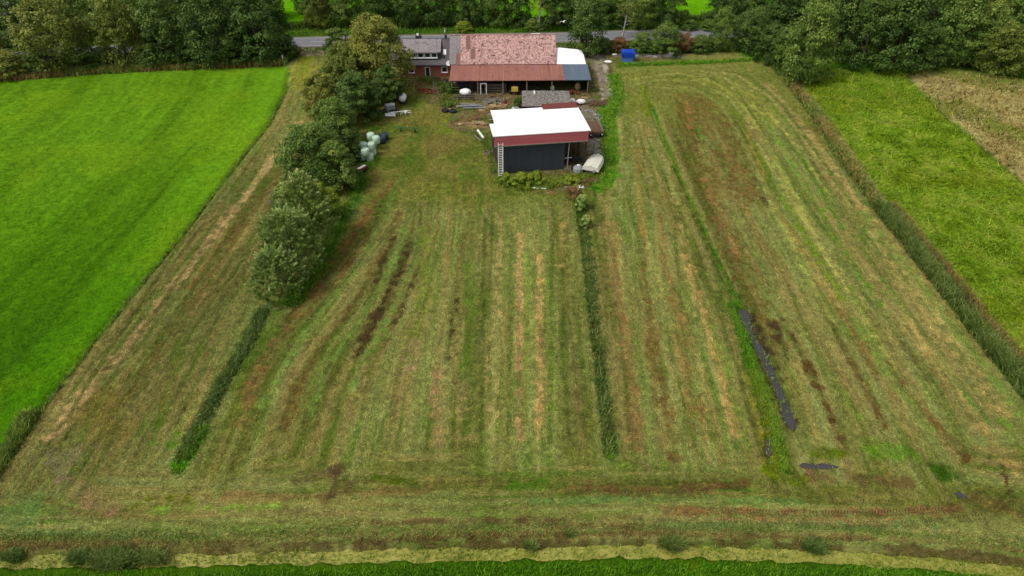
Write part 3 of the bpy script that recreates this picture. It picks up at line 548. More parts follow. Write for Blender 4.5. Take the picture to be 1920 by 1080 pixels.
LM = {'dark': leaf_mat('dark_leaves', S(48, 78, 26), S(86, 117, 44), S(138, 158, 76)),
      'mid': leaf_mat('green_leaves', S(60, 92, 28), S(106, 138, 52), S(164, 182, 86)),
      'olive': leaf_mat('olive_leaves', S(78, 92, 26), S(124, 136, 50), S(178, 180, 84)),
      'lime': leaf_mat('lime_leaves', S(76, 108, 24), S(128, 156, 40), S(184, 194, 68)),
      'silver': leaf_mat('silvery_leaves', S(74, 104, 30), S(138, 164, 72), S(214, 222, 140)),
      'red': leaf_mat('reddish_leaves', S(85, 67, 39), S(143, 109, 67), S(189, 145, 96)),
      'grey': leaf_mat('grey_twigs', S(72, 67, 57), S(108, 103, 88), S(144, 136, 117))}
m_bark = var_mat('bark', S(92, 80, 64), .4, 4, .95, stretch=(1, 1, .3)); m_birch = var_mat('birch_bark', S(190, 184, 172), .5, 5, .85, c2=S(96, 90, 84))
def env(style, h):
    if style == 'cone': return np.clip(1-h, 0, 1)**.62*np.clip(h*7+.45, 0, 1)
    if style == 'column': return (1-np.abs(2*h-1)**3)**.6*.95+.05
    if style == 'dome': return np.sqrt(np.clip(1-h**2.2, 0, 1))*np.clip(h*3+.75, 0, 1)
    return np.sqrt(np.clip(1-(np.abs(1.9*h-.85))**2.2, 0, 1))          # round
def crown_arrays(seed, r, z0, H, nc, nl, leaf, style='round', cs=.24, droop=0, up=.35, asp=1.6, spiky=False):
    rs = np.random.RandomState(seed)
    h = rs.beta(1.15, 1.1, nc); a = rs.rand(nc)*2*np.pi
    lobe = .78 + .42*vn(np.cos(a)*1.6+5, np.sin(a)*1.6+h*4, seed % 8)
    er = env(style, h)*r*lobe; q = np.where(rs.rand(nc) < .75, .72+.26*rs.rand(nc), .2+.5*rs.rand(nc))
    cx, cy, cz = np.cos(a)*er*q, np.sin(a)*er*q, z0 + h*(H-z0)*(.9+.1*rs.rand(nc))
    rc = r*cs*(.55+.8*rs.rand(nc)); rc = np.minimum(rc, er*.6+.3)
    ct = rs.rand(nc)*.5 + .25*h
    k = rs.randint(0, nc, nl); d = rs.normal(size=(nl, 3)); d /= np.linalg.norm(d, axis=1)[:, None]
    d[:, 2] = np.abs(d[:, 2])*np.where(rs.rand(nl) < .75, 1, -1); rad = rc[k]*(.35+.78*rs.rand(nl)**.6)
    p = np.stack([cx[k], cy[k], cz[k]], 1) + d*rad[:, None]*np.array([1, 1, .72])
    if spiky:                                   # leafy shoots that point up and outwards
        ax = np.stack([np.cos(a)*.75, np.sin(a)*.75, .55+.6*rs.rand(nc)], 1)+rs.normal(size=(nc, 3))*.25; ax /= np.linalg.norm(ax, axis=1)[:, None]; sl = rs.rand(nl)**.8
        p = np.stack([cx[k], cy[k], cz[k]], 1) + ax[k]*(sl*rc[k]*1.7)[:, None] + d*(rc[k]*.55*(1.2-sl))[:, None]
    out = p - np.array([0, 0, z0+.4*(H-z0)]); out /= np.linalg.norm(out, axis=1)[:, None]+1e-6
    if droop: p[:, 2] -= droop*rs.rand(nl)**2*rc[k]*1.5
    nrm = d*.7 + out*.35 + rs.normal(size=(nl, 3))*.6; nrm[:, 2] += up; nrm /= np.linalg.norm(nrm, axis=1)[:, None]
    t = np.cross(nrm, rs.normal(size=(nl, 3))) if not spiky else ax[k]+rs.normal(size=(nl, 3))*.3; t /= np.linalg.norm(t, axis=1)[:, None]+1e-6; b_ = np.cross(nrm, t)
    s = leaf*(.55+.8*rs.rand(nl)); w_ = (s/asp)[:, None]*.5; s = s[:, None]*.5
    V = np.stack([p-t*s, p-b_*w_, p+t*s, p+b_*w_], 1).reshape(-1, 3); V[:, 2] = np.maximum(V[:, 2], .05)
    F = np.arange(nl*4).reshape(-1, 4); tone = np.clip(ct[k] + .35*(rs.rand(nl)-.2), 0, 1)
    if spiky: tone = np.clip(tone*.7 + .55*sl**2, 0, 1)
    # inner mass of older, shaded leaves so that the crown is closed
    return V, F, tone
def trunk_mb(seed, H, z0, r, rb, nlimb=7, lean=0):
    rs = random.Random(seed); mb = MB(); top = H*.82; pts = []
    for i in range(6):
        t = i/5; pts.append((rs.uniform(-.12, .12)*H*.15*t + lean*t*H, rs.uniform(-.12, .12)*H*.15*t, -.2 + t*top))
    mb.tube(pts, [rb*(1-.85*i/5)*(1.25 if i == 0 else 1) for i in range(6)], 8)
    for k in range(nlimb):
        h = .25+.6*k/nlimb; i = min(int(h*5), 4); p = Vector(pts[i]).lerp(Vector(pts[i+1]), h*5-i); a = rs.uniform(0, 6.28); L = r*rs.uniform(.5, .85)
        e = p + Vector((math.cos(a)*L, math.sin(a)*L, L*rs.uniform(.35, .9))); e.z = min(e.z, H*.93)
        mid_ = p.lerp(e, .5)+Vector((0, 0, L*.08)); mb.tube([p, mid_, e], [rb*.42*(1-h*.5), rb*.25*(1-h*.5), rb*.07], 5)
    return mb
_proto = {}
def proto(style, v, nl=12000):
    k = (style, v)
    if k not in _proto:
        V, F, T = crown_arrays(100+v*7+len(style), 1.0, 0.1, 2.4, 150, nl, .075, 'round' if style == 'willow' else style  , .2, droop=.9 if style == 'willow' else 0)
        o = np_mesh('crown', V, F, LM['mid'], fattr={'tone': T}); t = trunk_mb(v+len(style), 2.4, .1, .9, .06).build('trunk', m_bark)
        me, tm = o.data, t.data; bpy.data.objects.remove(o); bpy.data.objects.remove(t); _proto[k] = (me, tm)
    return _proto[k]
_rng = random.Random(3)
def far_tree(px, py, H, r, style, mt, label, name='tree', cat='tree', group=None, z=0):
    x, y = P(px, py, z); e = empty(name, (x, y, z-.05), _rng.uniform(0, 6.28), label, cat, group)
    me, tm = proto(style, _rng.randint(0, 2)); c = link(bpy.data.objects.new('crown', me), e); t = link(bpy.data.objects.new('trunk', tm), e)
    c.scale = t.scale = (r, r, H/2.4); c.material_slots[0].link = 'OBJECT'; c.material_slots[0].material = LM[mt]; return e
def near_tree(px, py, H, r, style, mt, label, seed, leaf=.26, nl=26000, nc=150, z0=.4, name='tree', cat='tree', cs=.2, droop=0, group=None, rb=None, up=.35, asp=1.6, ry=1, rz=0, spiky=False):
    x, y = P(px, py); e = empty(name, (x, y, 0), rz, label, cat, group)
    V, F, T = crown_arrays(seed, r, z0, H, nc, nl, leaf, style, cs, droop, up, asp, spiky); V[:, 1] *= ry
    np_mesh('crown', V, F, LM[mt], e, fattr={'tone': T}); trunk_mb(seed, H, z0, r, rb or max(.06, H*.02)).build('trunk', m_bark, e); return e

# yard hedge and the trees beside it, from the house down to the reeds
near_tree(712, 172, 13.6, 6.3, 'dome', 'olive', 'tallest olive green tree beside the farmhouse gable', 1, .34, 30000, 170)
near_tree(655, 178, 9.5, 4.6, 'dome', 'olive', 'broad olive tree on the left side of the tallest yard tree', 2, .32, 22000, 130)
near_tree(728, 196, 7.0, 2.9, 'dome', 'dark', 'dark tree above the white tank at the yard edge', 3, .3, 16000, 110)
near_tree(672, 228, 8.6, 4.1, 'dome', 'dark', 'dark green tree in front of the tallest yard tree, behind the pale bales', 4, .3, 22000, 130)
near_tree(634, 272, 8.2, 4.0, 'dome', 'mid', 'narrow green tree between the olive tree and the round hedge tree', 5, .28, 14000, 90)
near_tree(592, 345, 9.2, 5.2, 'dome', 'mid', 'rounded grey green tree in the middle of the yard hedge', 6, .28, 30000, 170)
near_tree(636, 352, 7.2, 3.3, 'dome', 'mid', 'smaller green tree on the yard side of the rounded hedge tree', 7, .26, 15000, 90)
near_tree(604, 412, 5.4, 3.0, 'dome', 'lime', 'low yellow green bush tucked behind the silvery willows', 8, .22, 11000, 70, name='bush', cat='bush')
near_tree(584, 462, 10.2, 3.6, 'dome', 'silver', 'silvery leaved willow, hindmost and tallest of the willow clump', 9, .27, 42000, 400, cs=.13, up=.9, asp=2.8, spiky=True)
near_tree(556, 508, 8.6, 3.9, 'dome', 'silver', 'silvery leaved willow in the middle of the willow clump', 10, .27, 46000, 430, cs=.13, up=.9, asp=2.8, spiky=True)
near_tree(530, 550, 5.8, 3.3, 'dome', 'silver', 'lowest silvery willow at the near end of the willow clump beside the reeds', 11, .25, 34000, 330, cs=.14, up=.9, asp=2.8, spiky=True)
near_tree(528, 392, 3.0, 1.8, 'round', 'grey', 'bare grey twiggy bush on the field side of the hedge', 12, .2, 3500, 30, name='bush', cat='bush', asp=5)
near_tree(638, 108, 6.2, 3.1, 'dome', 'dark', 'small dark tree beside the paved field entrance', 13, .32, 11000, 80)
near_tree(644, 300, 7.0, 3.0, 'dome', 'dark', 'dark tree overhanging the left side of the pale bales', 14, .27, 15000, 90)
near_tree(560, 420, 6.4, 3.2, 'dome', 'mid', 'green tree between the twiggy grey bush and the willows', 15, .26, 16000, 100)
near_tree(610, 215, 7.5, 3.6, 'dome', 'olive', 'olive green tree on the field side of the hedge, level with the white tank', 16, .3, 15000, 100)
# left cluster between the green field and the road
L_ = [(118, 130, 14.5, 6.6, 'willow', 'olive', 'yellowish drooping tree in front of the grey roofed house'), (20, 142, 5, 4.2, 'dome', 'olive', 'olive bush at the left border of the picture'), (70, 137, 4, 3.2, 'dome', 'dark', 'low dark bush below the left side of the drooping tree'),
      (160, 129, 5.4, 3.8, 'dome', 'dark', 'dark bush below the right side of the drooping tree'), (243, 120, 14, 4.8, 'dome', 'olive', 'yellow green tree on the left of the big dark trees'), (322, 118, 15, 5.4, 'dome', 'dark', 'big dark tree next to the yellow green tree'),
      (405, 117, 16, 5.8, 'dome', 'dark', 'big dark tree in the middle of the dark group by the green field'), (490, 115, 16, 6.4, 'cone', 'dark', 'big dark tree at the right end of the dark group by the green field'), (540, 108, 4.5, 2.8, 'dome', 'dark', 'small dark bush by the paved field entrance, on its left'),
      (205, 122, 4, 2.6, 'dome', 'mid', 'green bush below the gap where the road shows'), (285, 122, 4.5, 3.2, 'dome', 'dark', 'dark bush at the foot of the big dark trees on their left'), (365, 119, 5, 3.8, 'dome', 'dark', 'dark bush at the foot of the middle of the big dark trees'), (450, 118, 5, 3.8, 'dome', 'dark', 'dark bush at the foot of the rightmost big dark tree')]
L_ += [(55, 112, 7, 4.2, 'dome', 'dark', 'dark tree between the drooping tree and the grey roofed house'), (-15, 118, 9, 4.5, 'dome', 'olive', 'olive tree at the left border below the grey roof'), (268, 100, 9, 4.0, 'dome', 'dark', 'dark tree between the yellow green tree and the road')]
for q_ in (298, 342, 388, 432, 476, 515): L_.append((q_, 101, 6.6, 3.9, 'dome', 'dark', 'dark bush in front of the road behind the big dark trees'))
for q_ in (1395, 1440, 1490, 1560, 1640, 1720, 1800): L_.append((q_, 80, 6.4, 4.4, 'dome', 'dark', 'dark bush screening the road behind the right hand trees'))
# between yard, road and right field
L_ += [(1098, 102, 13, 4.6, 'cone', 'dark', 'dark green tree behind the white tarpaulin roof'), (1160, 96, 3, 2.2, 'dome', 'red', 'reddish brown bush behind the blue tank'), (1203, 99, 4.4, 2.6, 'dome', 'mid', 'green bush with the birch behind it'),
       (1246, 102, 6.6, 3.6, 'dome', 'mid', 'pointed bright green bush behind the rubble line'), (1281, 97, 4.2, 2.0, 'column', 'red', 'slim rusty brown bush right of the pointed green bush'), (1312, 97, 3.6, 2.6, 'dome', 'dark', 'low dark bush left of the slender tree by the road'),
       (1347, 97, 9.2, 2.4, 'column', 'mid', 'slender pale green tree standing in front of the road'), (1133, 98, 3.0, 2.2, 'dome', 'dark', 'low dark bush beside the track behind the barn')]
# right cluster
L_ += [(1408, 98, 9.5, 3.8, 'dome', 'dark', 'dark tree where the road disappears on the right'), (1438, 116, 8, 3.2, 'dome', 'dark', 'dark tree leaning over the top corner of the mown field'), (1500, 150, 15.5, 5.0, 'dome', 'mid', 'tall pointed green tree at the head of the reed ditch'),
       (1468, 128, 8, 3.6, 'dome', 'dark', 'dark tree close behind the pointed tree'), (1560, 112, 16, 5.6, 'cone', 'dark', 'dark tree just right of the pointed tree'), (1612, 126, 15, 5.0, 'dome', 'dark', 'dark spreading tree at the top of the bright meadow'),
       (1670, 132, 17, 6.8, 'cone', 'dark', 'largest dark tree between bright meadow and dry meadow'), (1722, 130, 9, 4.2, 'dome', 'dark', 'dark tree at the tip of the dry meadow'), (1775, 118, 16, 6.0, 'cone', 'mid', 'tall green tree behind the dry meadow'),
       (1866, 136, 9.5, 4.8, 'dome', 'olive', 'round yellow green tree at the edge of the dry meadow'), (1828, 120, 12, 4.6, 'dome', 'mid', 'green tree directly left of the round yellow green tree'), (1925, 124, 11, 4.8, 'dome', 'olive', 'olive tree cut by the right border of the picture'),
       (1508, 82, 15, 5.2, 'dome', 'dark', 'dark tree rising behind the pointed tree'), (1640, 80, 16, 5.5, 'dome', 'dark', 'dark tree behind the spreading tree of the bright meadow'), (1810, 84, 15, 5.5, 'dome', 'olive', 'olive crown behind the tall green tree of the dry meadow'), (1905, 82, 14, 5.5, 'dome', 'mid', 'green tree behind the rightmost olive tree'), (1732, 84, 15, 5.5, 'dome', 'dark', 'dark tree far back between the largest dark tree and the tall green tree'), (1455, 84, 14, 5.0, 'cone', 'dark', 'dark tree at the roadside behind the leaning tree')]
for t in L_: far_tree(*t[:7], group='bushes screening the road on the left' if 'in front of the road behind' in t[6] else 'bushes screening the road on the right' if 'screening' in t[6] else None, name='bush' if t[2] < 6 else 'tree', cat='bush' if t[2] < 6 else 'tree')
# beyond the road
ROWL = {600: ('olive', 'olive tree beyond the road, right of the first green gap'), 655: ('mid', 'green tree beyond the road, above the small dark tree'), 712: ('dark', 'dark tree beyond the road, behind the tallest yard tree'), 768: ('dark', 'dark tree beyond the road, above the left end of the farmhouse roof'),
        820: ('dark', 'dark tree beyond the road, above the dormer'), 878: ('dark', 'dark tree beyond the road, above the left end of the pink roof'), 930: ('mid', 'green tree beyond the road, above the middle of the pink roof'), 968: ('dark', 'dark tree beyond the road, left of the pale trunk'),
        1040: ('dark', 'dark tree beyond the road, right of the pale trunk'), 1086: ('dark', 'dark tree beyond the road, behind the tree of the white tarpaulin roof'), 1140: ('mid', 'green tree beyond the road, left of the leaning birch'), 1200: ('mid', 'green tree beyond the road, right of the leaning birch'), 1256: ('dark', 'dark tree beyond the road, left of the second green gap'),
        1352: ('dark', 'dark tree beyond the road, behind the slender tree'), 1405: ('dark', 'dark tree beyond the road at its right end')}
for x_, (mt, lab) in ROWL.items():
    far_tree(x_, 50+_rng.uniform(-3, 2), _rng.uniform(9, 12), _rng.uniform(3.6, 4.6), _rng.choice(['dome', 'dome', 'cone', 'round']), mt, lab, group='trees beyond the road')
for x_ in list(range(-20, 545, 58)) + list(range(1460, 1960, 60)):
    far_tree(x_, 52 if x_ > 1000 else 52 + (545-x_)*.055, _rng.uniform(9, 13), 4.6, 'dome', _rng.choice(['dark', 'mid']), 'dark tree of the far row beyond the road, partly hidden by nearer trees', group='hidden trees of the far row')
for x_ in list(range(-60, 540, 62))+list(range(1480, 1990, 62))+[590]:
    far_tree(x_, 30 if x_ > 1000 else 32+(545-x_)*.05, _rng.uniform(8, 11), 4.8, 'dome', _rng.choice(['dark', 'mid']), 'green crown of the hindmost trees beyond the road, mostly hidden', group='hindmost trees beyond the road')
for x_ in (628, 690, 745, 800, 850, 905, 1060, 1115, 1170, 1225, 1385):
    far_tree(x_, 30+_rng.uniform(-3, 3), _rng.uniform(8, 10), 4.4, 'dome', _rng.choice(['dark', 'mid']), 'green crown filling a gap behind the tree row beyond the road', group='second row beyond the road')
for x_, l_ in ((1290, 'low bush beyond the road under the second green gap'), (1330, 'low bush beyond the road left of the slender tree'), (1000, 'low bush beyond the road behind the pale trunk'), (870, 'bright bush on the verge above the left end of the pink roof')):
    far_tree(x_, 56 if x_ > 900 else 60, 2.4, 2.4, 'dome', 'mid' if x_ > 900 else 'lime', l_, name='bush', cat='bush')
# birches
def birch(px, py, H, lean, label, seed, nl=2500):
    x, y = P(px, py); e = empty('birch_tree', (x, y, 0), 0, label, 'tree')
    trunk_mb(seed, H, 3, 2.6, .24, 9, lean).build('trunk', m_birch, e)
    V, F, T = crown_arrays(seed, 2.8, 4.5, H, 60, nl, .3, 'round', .22); V[:, 0] += lean*H*.7; np_mesh('crown', V, F, LM['olive'], e, fattr={'tone': T})
birch(1166, 73, 12, .10, 'leaning birch with white trunk in front of the road', 31); birch(1011, 57, 10, .0, 'straight pale birch trunk beyond the road above the barn', 32, 1200)
# bushes about the shed
for i, (x_, y_, H, r_, mt, l_) in enumerate([(950, 345, 1.6, 1.5, 'lime', 'yellow green bush at the foot of the ladder'), (978, 348, 1.9, 1.6, 'lime', 'yellow green bush in front of the left half of the dark shed wall'), (1006, 342, 1.7, 1.5, 'lime', 'yellow green bush in front of the middle of the dark shed wall'),
        (1092, 392, 2.2, 1.3, 'silver', 'leafy willow bush at the head of the central ditch'), (1098, 425, 1.7, .9, 'silver', 'second leafy bush growing in the central ditch'), (1070, 342, .9, 1.6, 'lime', 'low growth in front of the open bay'), (971, 204, 2.4, 1.0, 'dark', 'dark bush left of the small grey roof'), (843, 175, 2.2, 1.4, 'dark', 'dark shrub beside the left post of the lean-to'), (838, 200, .9, .9, 'mid', 'weeds behind the old tyres')]):
    near_tree(x_, y_, H, r_, 'dome', mt, l_, 60+i, .17, 5000, 50, .1, name='bush', cat='bush')
near_tree(1073, 368, 1.5, 1.5, 'dome', 'red', 'heap of reddish dead brushwood at the head of the central ditch', 75, .3, 2500, 40, .05, name='brush_heap', cat='brush heap', asp=9)

# ------------------------------------------------------------------ blades: reeds, tufts, rank grass
def blades(name, pts, h, w_, lean, mt, seed, label=None, cat=None, group=None, kind='stuff', z=0.0, parent=None):
    rs = np.random.RandomState(seed); n_ = len(pts); a = rs.rand(n_)*2*np.pi; H = h*(.55+.7*rs.rand(n_)); L = lean*H*(.3+rs.rand(n_)); W = w_*(.6+.8*rs.rand(n_))
    b = rs.rand(n_)*2*np.pi; dx, dy = np.cos(a), np.sin(a); ex, ey = np.cos(b)*W/2, np.sin(b)*W/2; zb_ = np.broadcast_to(z, (n_,)).astype(float)
    x, y = pts[:, 0], pts[:, 1]
    V = np.stack([np.stack([x-ex, y-ey, zb_], 1), np.stack([x+ex, y+ey, zb_], 1), np.stack([x+dx*L*.35+ex*.8, y+dy*L*.35+ey*.8, zb_+H*.6], 1), np.stack([x+dx*L*.35-ex*.8, y+dy*L*.35-ey*.8, zb_+H*.6], 1),
                  np.stack([x+dx*L+ex*.1, y+dy*L+ey*.1, zb_+H*.95], 1), np.stack([x+dx*L-ex*.1, y+dy*L-ey*.1, zb_+H*.95], 1)], 1).reshape(-1, 3)
    I = np.arange(n_)[:, None]*6; F = np.concatenate([I+np.array([[0, 1, 2, 3]]), I+np.array([[3, 2, 4, 5]])], 0)
    T = rs.rand(n_)*.7 + .3*vn(x*.8, y*.8, 2); o = np_mesh(name, V, F, LM[mt] if isinstance(mt, str) else mt, parent, fattr={'tone': np.concatenate([T, np.clip(T+.15, 0, 1)])})
    return tag(o, label, cat, group, kind)
def along(pl, half, n_, seed, clump=.8):
    """points scattered along a traced line, denser in clumps"""
    rs = np.random.RandomState(seed); pl = np.asarray(pl); s = np.r_[0, np.cumsum(np.hypot(*np.diff(pl, axis=0).T))]; t = rs.rand(n_*2)*s[-1]
    i = np.clip(np.searchsorted(s, t)-1, 0, len(pl)-2); f = ((t-s[i])/(s[i+1]-s[i]+1e-9))[:, None]; p = pl[i]*(1-f)+pl[i+1]*f; d = pl[i+1]-pl[i]; d /= np.linalg.norm(d, axis=1)[:, None]
    q = np.clip(rs.normal(size=len(t))*.5, -1.3, 1.3)[:, None]*half; p = p + np.stack([-d[:, 1], d[:, 0]], 1)*q; k = (.45*vn(p[:, 0]*1.1, p[:, 1]*1.1, seed % 8)+.75*vn(p[:, 0]*.3, p[:, 1]*.3, (seed+3) % 8)-.08) > rs.rand(len(p))*clump
    return p[k][:n_]
def patch(poly, n_, seed, thr=.0, f=.5):
    rs = np.random.RandomState(seed); poly = np.asarray(poly); lo, hi = poly.min(0), poly.max(0); p = lo+(hi-lo)*rs.rand(n_*3, 2); k = inpoly(p[:, 0], p[:, 1], poly)
    k &= vn(p[:, 0]*f, p[:, 1]*f, seed % 8) > thr + .25*rs.rand(len(p)); return p[k][:n_]
LM['reed'] = leaf_mat('reed_blades', S(54, 84, 26), S(94, 126, 48), S(154, 168, 90), .35)
LM['grass'] = leaf_mat('grass_blades', S(57, 109, 13), S(96, 158, 20), S(153, 195, 52), .3)
LM['meadow'] = leaf_mat('meadow_blades', S(87, 135, 15), S(130, 175, 30), S(175, 195, 62), .3)
LM['hay'] = leaf_mat('dry_blades', S(149, 128, 69), S(197, 177, 105), S(229, 213, 149), .3)
LM['rust'] = leaf_mat('rusty_herbs', S(94, 86, 45), S(151, 129, 70), S(189, 164, 99), .3)
blades('reeds', along(DITCH_L, .85, 4600, 1, 1.6), .65, .07, 1.0, 'reed', 1, z=-.2); blades('grass', along(PL([(385, 800), (345, 862), (330, 890)]), .7, 1300, 2, 1.3), .35, .06, .6, 'grass', 2)
blades('reeds', along(DITCH_C, .8, 5600, 3, 1.8), .5, .07, .9, 'reed', 3, z=-.25)
blades('reeds', along(DITCH_R[3:], 1.05, 16000, 4, .8), 1.25, .09, .8, 'reed', 4, z=-.3); blades('wild_herbs', along(DITCH_R[:4], .8, 3500, 5, 1.2), .6, .12, .9, 'rust', 5); blades('ditch_grass', along(DITCH_R[:5], 1.1, 5000, 56, 1.1), .6, .12, .9, 'mid', 56)
blades('wild_herbs', along(DITCH_R[3:]+np.array([1.6, 0]), .7, 4000, 55), .8, .1, .6, 'rust', 55)
blades('grass', along(DITCH_W[:4], .3, 1600, 6, 1.2), .22, .055, 1.0, 'grass', 6, z=-.08); blades('waterside_grass', along(WATER-np.array([.1, 0]), .9, 500, 67, 1.7), .28, .06, 1.1, 'mid', 67, z=-.1); blades('grass', along(DITCH_W[3:]-np.array([1.15, 0]), .6, 4500, 66, 1.2), .3, .055, 1.0, 'grass', 6, z=-.1); blades('grass', along(DITCH_W[4:]-np.array([1.1, 0]), 1.0, 2500, 7), .2, .05, 1.0, 'lime', 7)
blades('grass', along(EDGE_L, .3, 5000, 8, 1.1), .22, .06, 1.0, 'mid', 8); blades('grass', along(PL([(60, 775), (0, 872), (-40, 930)]), .9, 3500, 9), .7, .07, .6, 'mid', 9)
Cm = CANAL
blades('grass', along(Cm-np.array([0, 1.7]), .6, 22000, 10, .4), .36, .06, .6, 'grass', 10)
blades('grass', along(Cm-np.array([0, 3.4]), 1.3, 30000, 11, .4), .26, .06, .6, 'grass', 11)
blades('water_grass', along(Cm, 1.3, 14000, 29, 1.7), .26, .06, 1.1, 'lime', 29, z=-.42); blades('bank_herbs', along(Cm+np.array([0, 1.45]), .4, 6000, 12, 1.4), .35, .06, .7, 'rust', 12, z=-.1); blades('bank_grass', along(Cm+np.array([0, 2.1]), .6, 9000, 13, 1.2), .28, .05, .8, 'mid', 13)
for i, (x_, y_, r_, n_, h_, l_) in enumerate([(215, 1052, 1.5, 2600, .8, 'widest clump of dark rushes, left half of the near ditch bank'), (150, 1048, .8, 900, .7, 'small rush clump directly left of the widest rush clump'), (288, 1048, .8, 1000, .75, 'rush clump directly right of the widest rush clump'), (25, 1045, .7, 900, .6, 'rush clump in the bottom left corner'),
        (995, 1026, .45, 600, .6, 'rush tuft at the near ditch below the middle of the field'), (1068, 1003, .4, 500, .5, 'small green tuft up on the bank below the central ditch'), (1262, 1022, .8, 1200, .7, 'spreading rush clump at the near ditch below the dug water channel'), (1528, 1028, .75, 1100, .7, 'spiky rush clump at the near ditch below the right field')]):
    rs = np.random.RandomState(200+i); q = rs.normal(size=(n_, 2))*.5*r_*np.array([1, .5]); x0, y0 = P(x_, y_, -.1)
    e = blades('rush_clump', q, h_, .06, .9, 'reed', 200+i, l_, 'rushes', 'rush clumps along the near ditch', kind=None); e.location = (x0, y0, -.2)
m_turf = leaf_mat('turf_blades', S(0, 0, 0), S(0, 0, 0), S(0, 0, 0), .2); _n = m_turf.node_tree.nodes; _l = m_turf.node_tree.links
_at = _n.new('ShaderNodeAttribute'); _at.attribute_name = 'col'
for x in _n:
    if x.type in ('BSDF_PRINCIPLED', 'BSDF_TRANSLUCENT'):
        for lk in list(x.inputs[0].links): _l.remove(lk)
        _l.new(_at.outputs['Color'], x.inputs[0])
    if x.type == 'BSDF_PRINCIPLED': x.inputs['Specular IOR Level'].default_value = 0
def turf(name, zi, n_, y0, y1, h, w_, seed, var=(.55, 1.7), flat=.25, x0=-110, x1=110, keep=1.0):
    rs = np.random.RandomState(seed); y = y0*(y1/y0)**rs.rand(n_); hw = 16+y*.86; x = (rs.rand(n_)*2-1)*hw; i, j = ground_at(x, y); k = (_N[j, i] == zi) & (_Z[j, i] > -.12); x, y, i, j = x[k], y[k], i[k], j[k]; n_ = len(x)
    s = (y/45)**.5; L = h*(.5+rs.rand(n_))*s; W = w_*(.6+.8*rs.rand(n_))*s; along_x = _H[j, i] > .5; a = np.where(along_x, 0, np.pi/2) + rs.normal(size=n_)*(.9 if zi == 0 else 3) + np.pi*(rs.rand(n_) < .5)
    dx, dy = np.cos(a)*L, np.sin(a)*L; ex, ey = -np.sin(a)*W/2, np.cos(a)*W/2; zb = _Z[j, i]+.01; up = L*flat*(.3+rs.rand(n_))
    V = np.stack([np.stack([x-ex, y-ey, zb], 1), np.stack([x+ex, y+ey, zb], 1), np.stack([x+dx+ex*.4, y+dy+ey*.4, zb+up], 1), np.stack([x+dx-ex*.4, y+dy-ey*.4, zb+up], 1)], 1).reshape(-1, 3)
    g = (var[0] + (var[1]-var[0])*rs.rand(n_)**1.3)[:, None]; c = _C[j, i]*g; c[:, 2] *= .9; c = np.repeat(np.clip(c, .004, .8), 4, 0)
    return tag(np_mesh(name, V, np.arange(n_*4).reshape(-1, 4), m_turf, attrs={'col': ('FLOAT_COLOR', np.concatenate([c, np.ones((len(c), 1))], 1))}), kind='stuff')
turf('grass_cuttings', 0, 380000, 28, 135, .28, .06, 301, (.6, 2.0), .15); turf('field_grass_blades', 1, 150000, 30, 130, .26, .06, 302, (.75, 1.45), .35); turf('meadow_blades', 2, 120000, 45, 135, .42, .10, 303, (.6, 1.7), .5); turf('dry_stalks', 3, 25000, 70, 130, .5, .14, 304, (.5, 1.4), .8)
turf('yard_weeds', 4, 20000, 85, 135, .3, .1, 305, (.5, 1.5), .6)
blades('meadow_grass', patch(PL([(1500, 125), (1690, 135), (1925, 345), (2150, 560), (2080, 930), (1940, 730), (1670, 385), (1550, 210)]), 18000, 14, .35, .4), .32, .1, 1.3, 'meadow', 14)
blades('hay_grass', patch(PL([(1700, 130), (1850, 142), (2050, 165), (2400, 420), (2130, 540), (1925, 345)]), 12000, 15, .2, .4), .4, .12, 1.3, 'hay', 15)
blades('undergrowth', along(PL([(-60, 152), (100, 140), (250, 130), (530, 119)]), 1.6, 12000, 16), .9, .16, .6, 'rust', 16); blades('undergrowth', along(PL([(100, 137), (300, 125), (540, 116)]), 2.0, 12000, 17), 1.1, .16, .6, 'mid', 17)
blades('undergrowth', along(PL([(1120, 92), (1400, 90)]), 2.0, 8000, 18), .9, .14, .6, 'mid', 18); blades('grass', along(PL([(1160, 122), (1260, 119), (1330, 117), (1440, 110), (1480, 125)]), 1.0, 5000, 19, 1.2), .35, .1, 1.1, 'grass', 19)
blades('grass', along(PL([(1150, 140), (1158, 180), (1140, 215), (1142, 330), (1120, 355)]), 1.3, 9000, 20, .8), .4, .09, 1.1, 'grass', 20)
blades('grass', along(PL([(1400, 98), (1470, 118), (1540, 122), (1700, 130)]), 2.0, 9000, 21), .6, .1, .7, 'grass', 21)
blades('roadside_grass', along(ROAD+np.array([0, -6.5]), 2.4, 16000, 22, .6), .5, .12, .6, 'mid', 22); blades('thicket', along(ROAD+np.array([0, 10.5]), 1.6, 9000, 28, .5), 1.6, .22, .7, 'dark', 28); blades('roadside_grass', along(ROAD+np.array([0, 6]), 2.2, 14000, 23, .6), .6, .12, .6, 'grass', 23)
blades('weeds', along(PL([(930, 338), (1000, 352), (1060, 340), (1130, 330)]), 1.4, 6000, 24), .4, .08, .8, 'lime', 24); blades('weeds', along(PL([(905, 250), (925, 280), (932, 325)]), 1.0, 3000, 25), .5, .08, .8, 'mid', 25)
blades('weeds', along(PL([(790, 145), (840, 165), (845, 200)]), 1.4, 3500, 26), .5, .1, .8, 'olive', 26); blades('weeds', along(PL([(700, 240), (690, 310), (640, 420), (600, 500), (540, 575)]), 1.2, 9000, 27), .35, .08, .8, 'grass', 27)
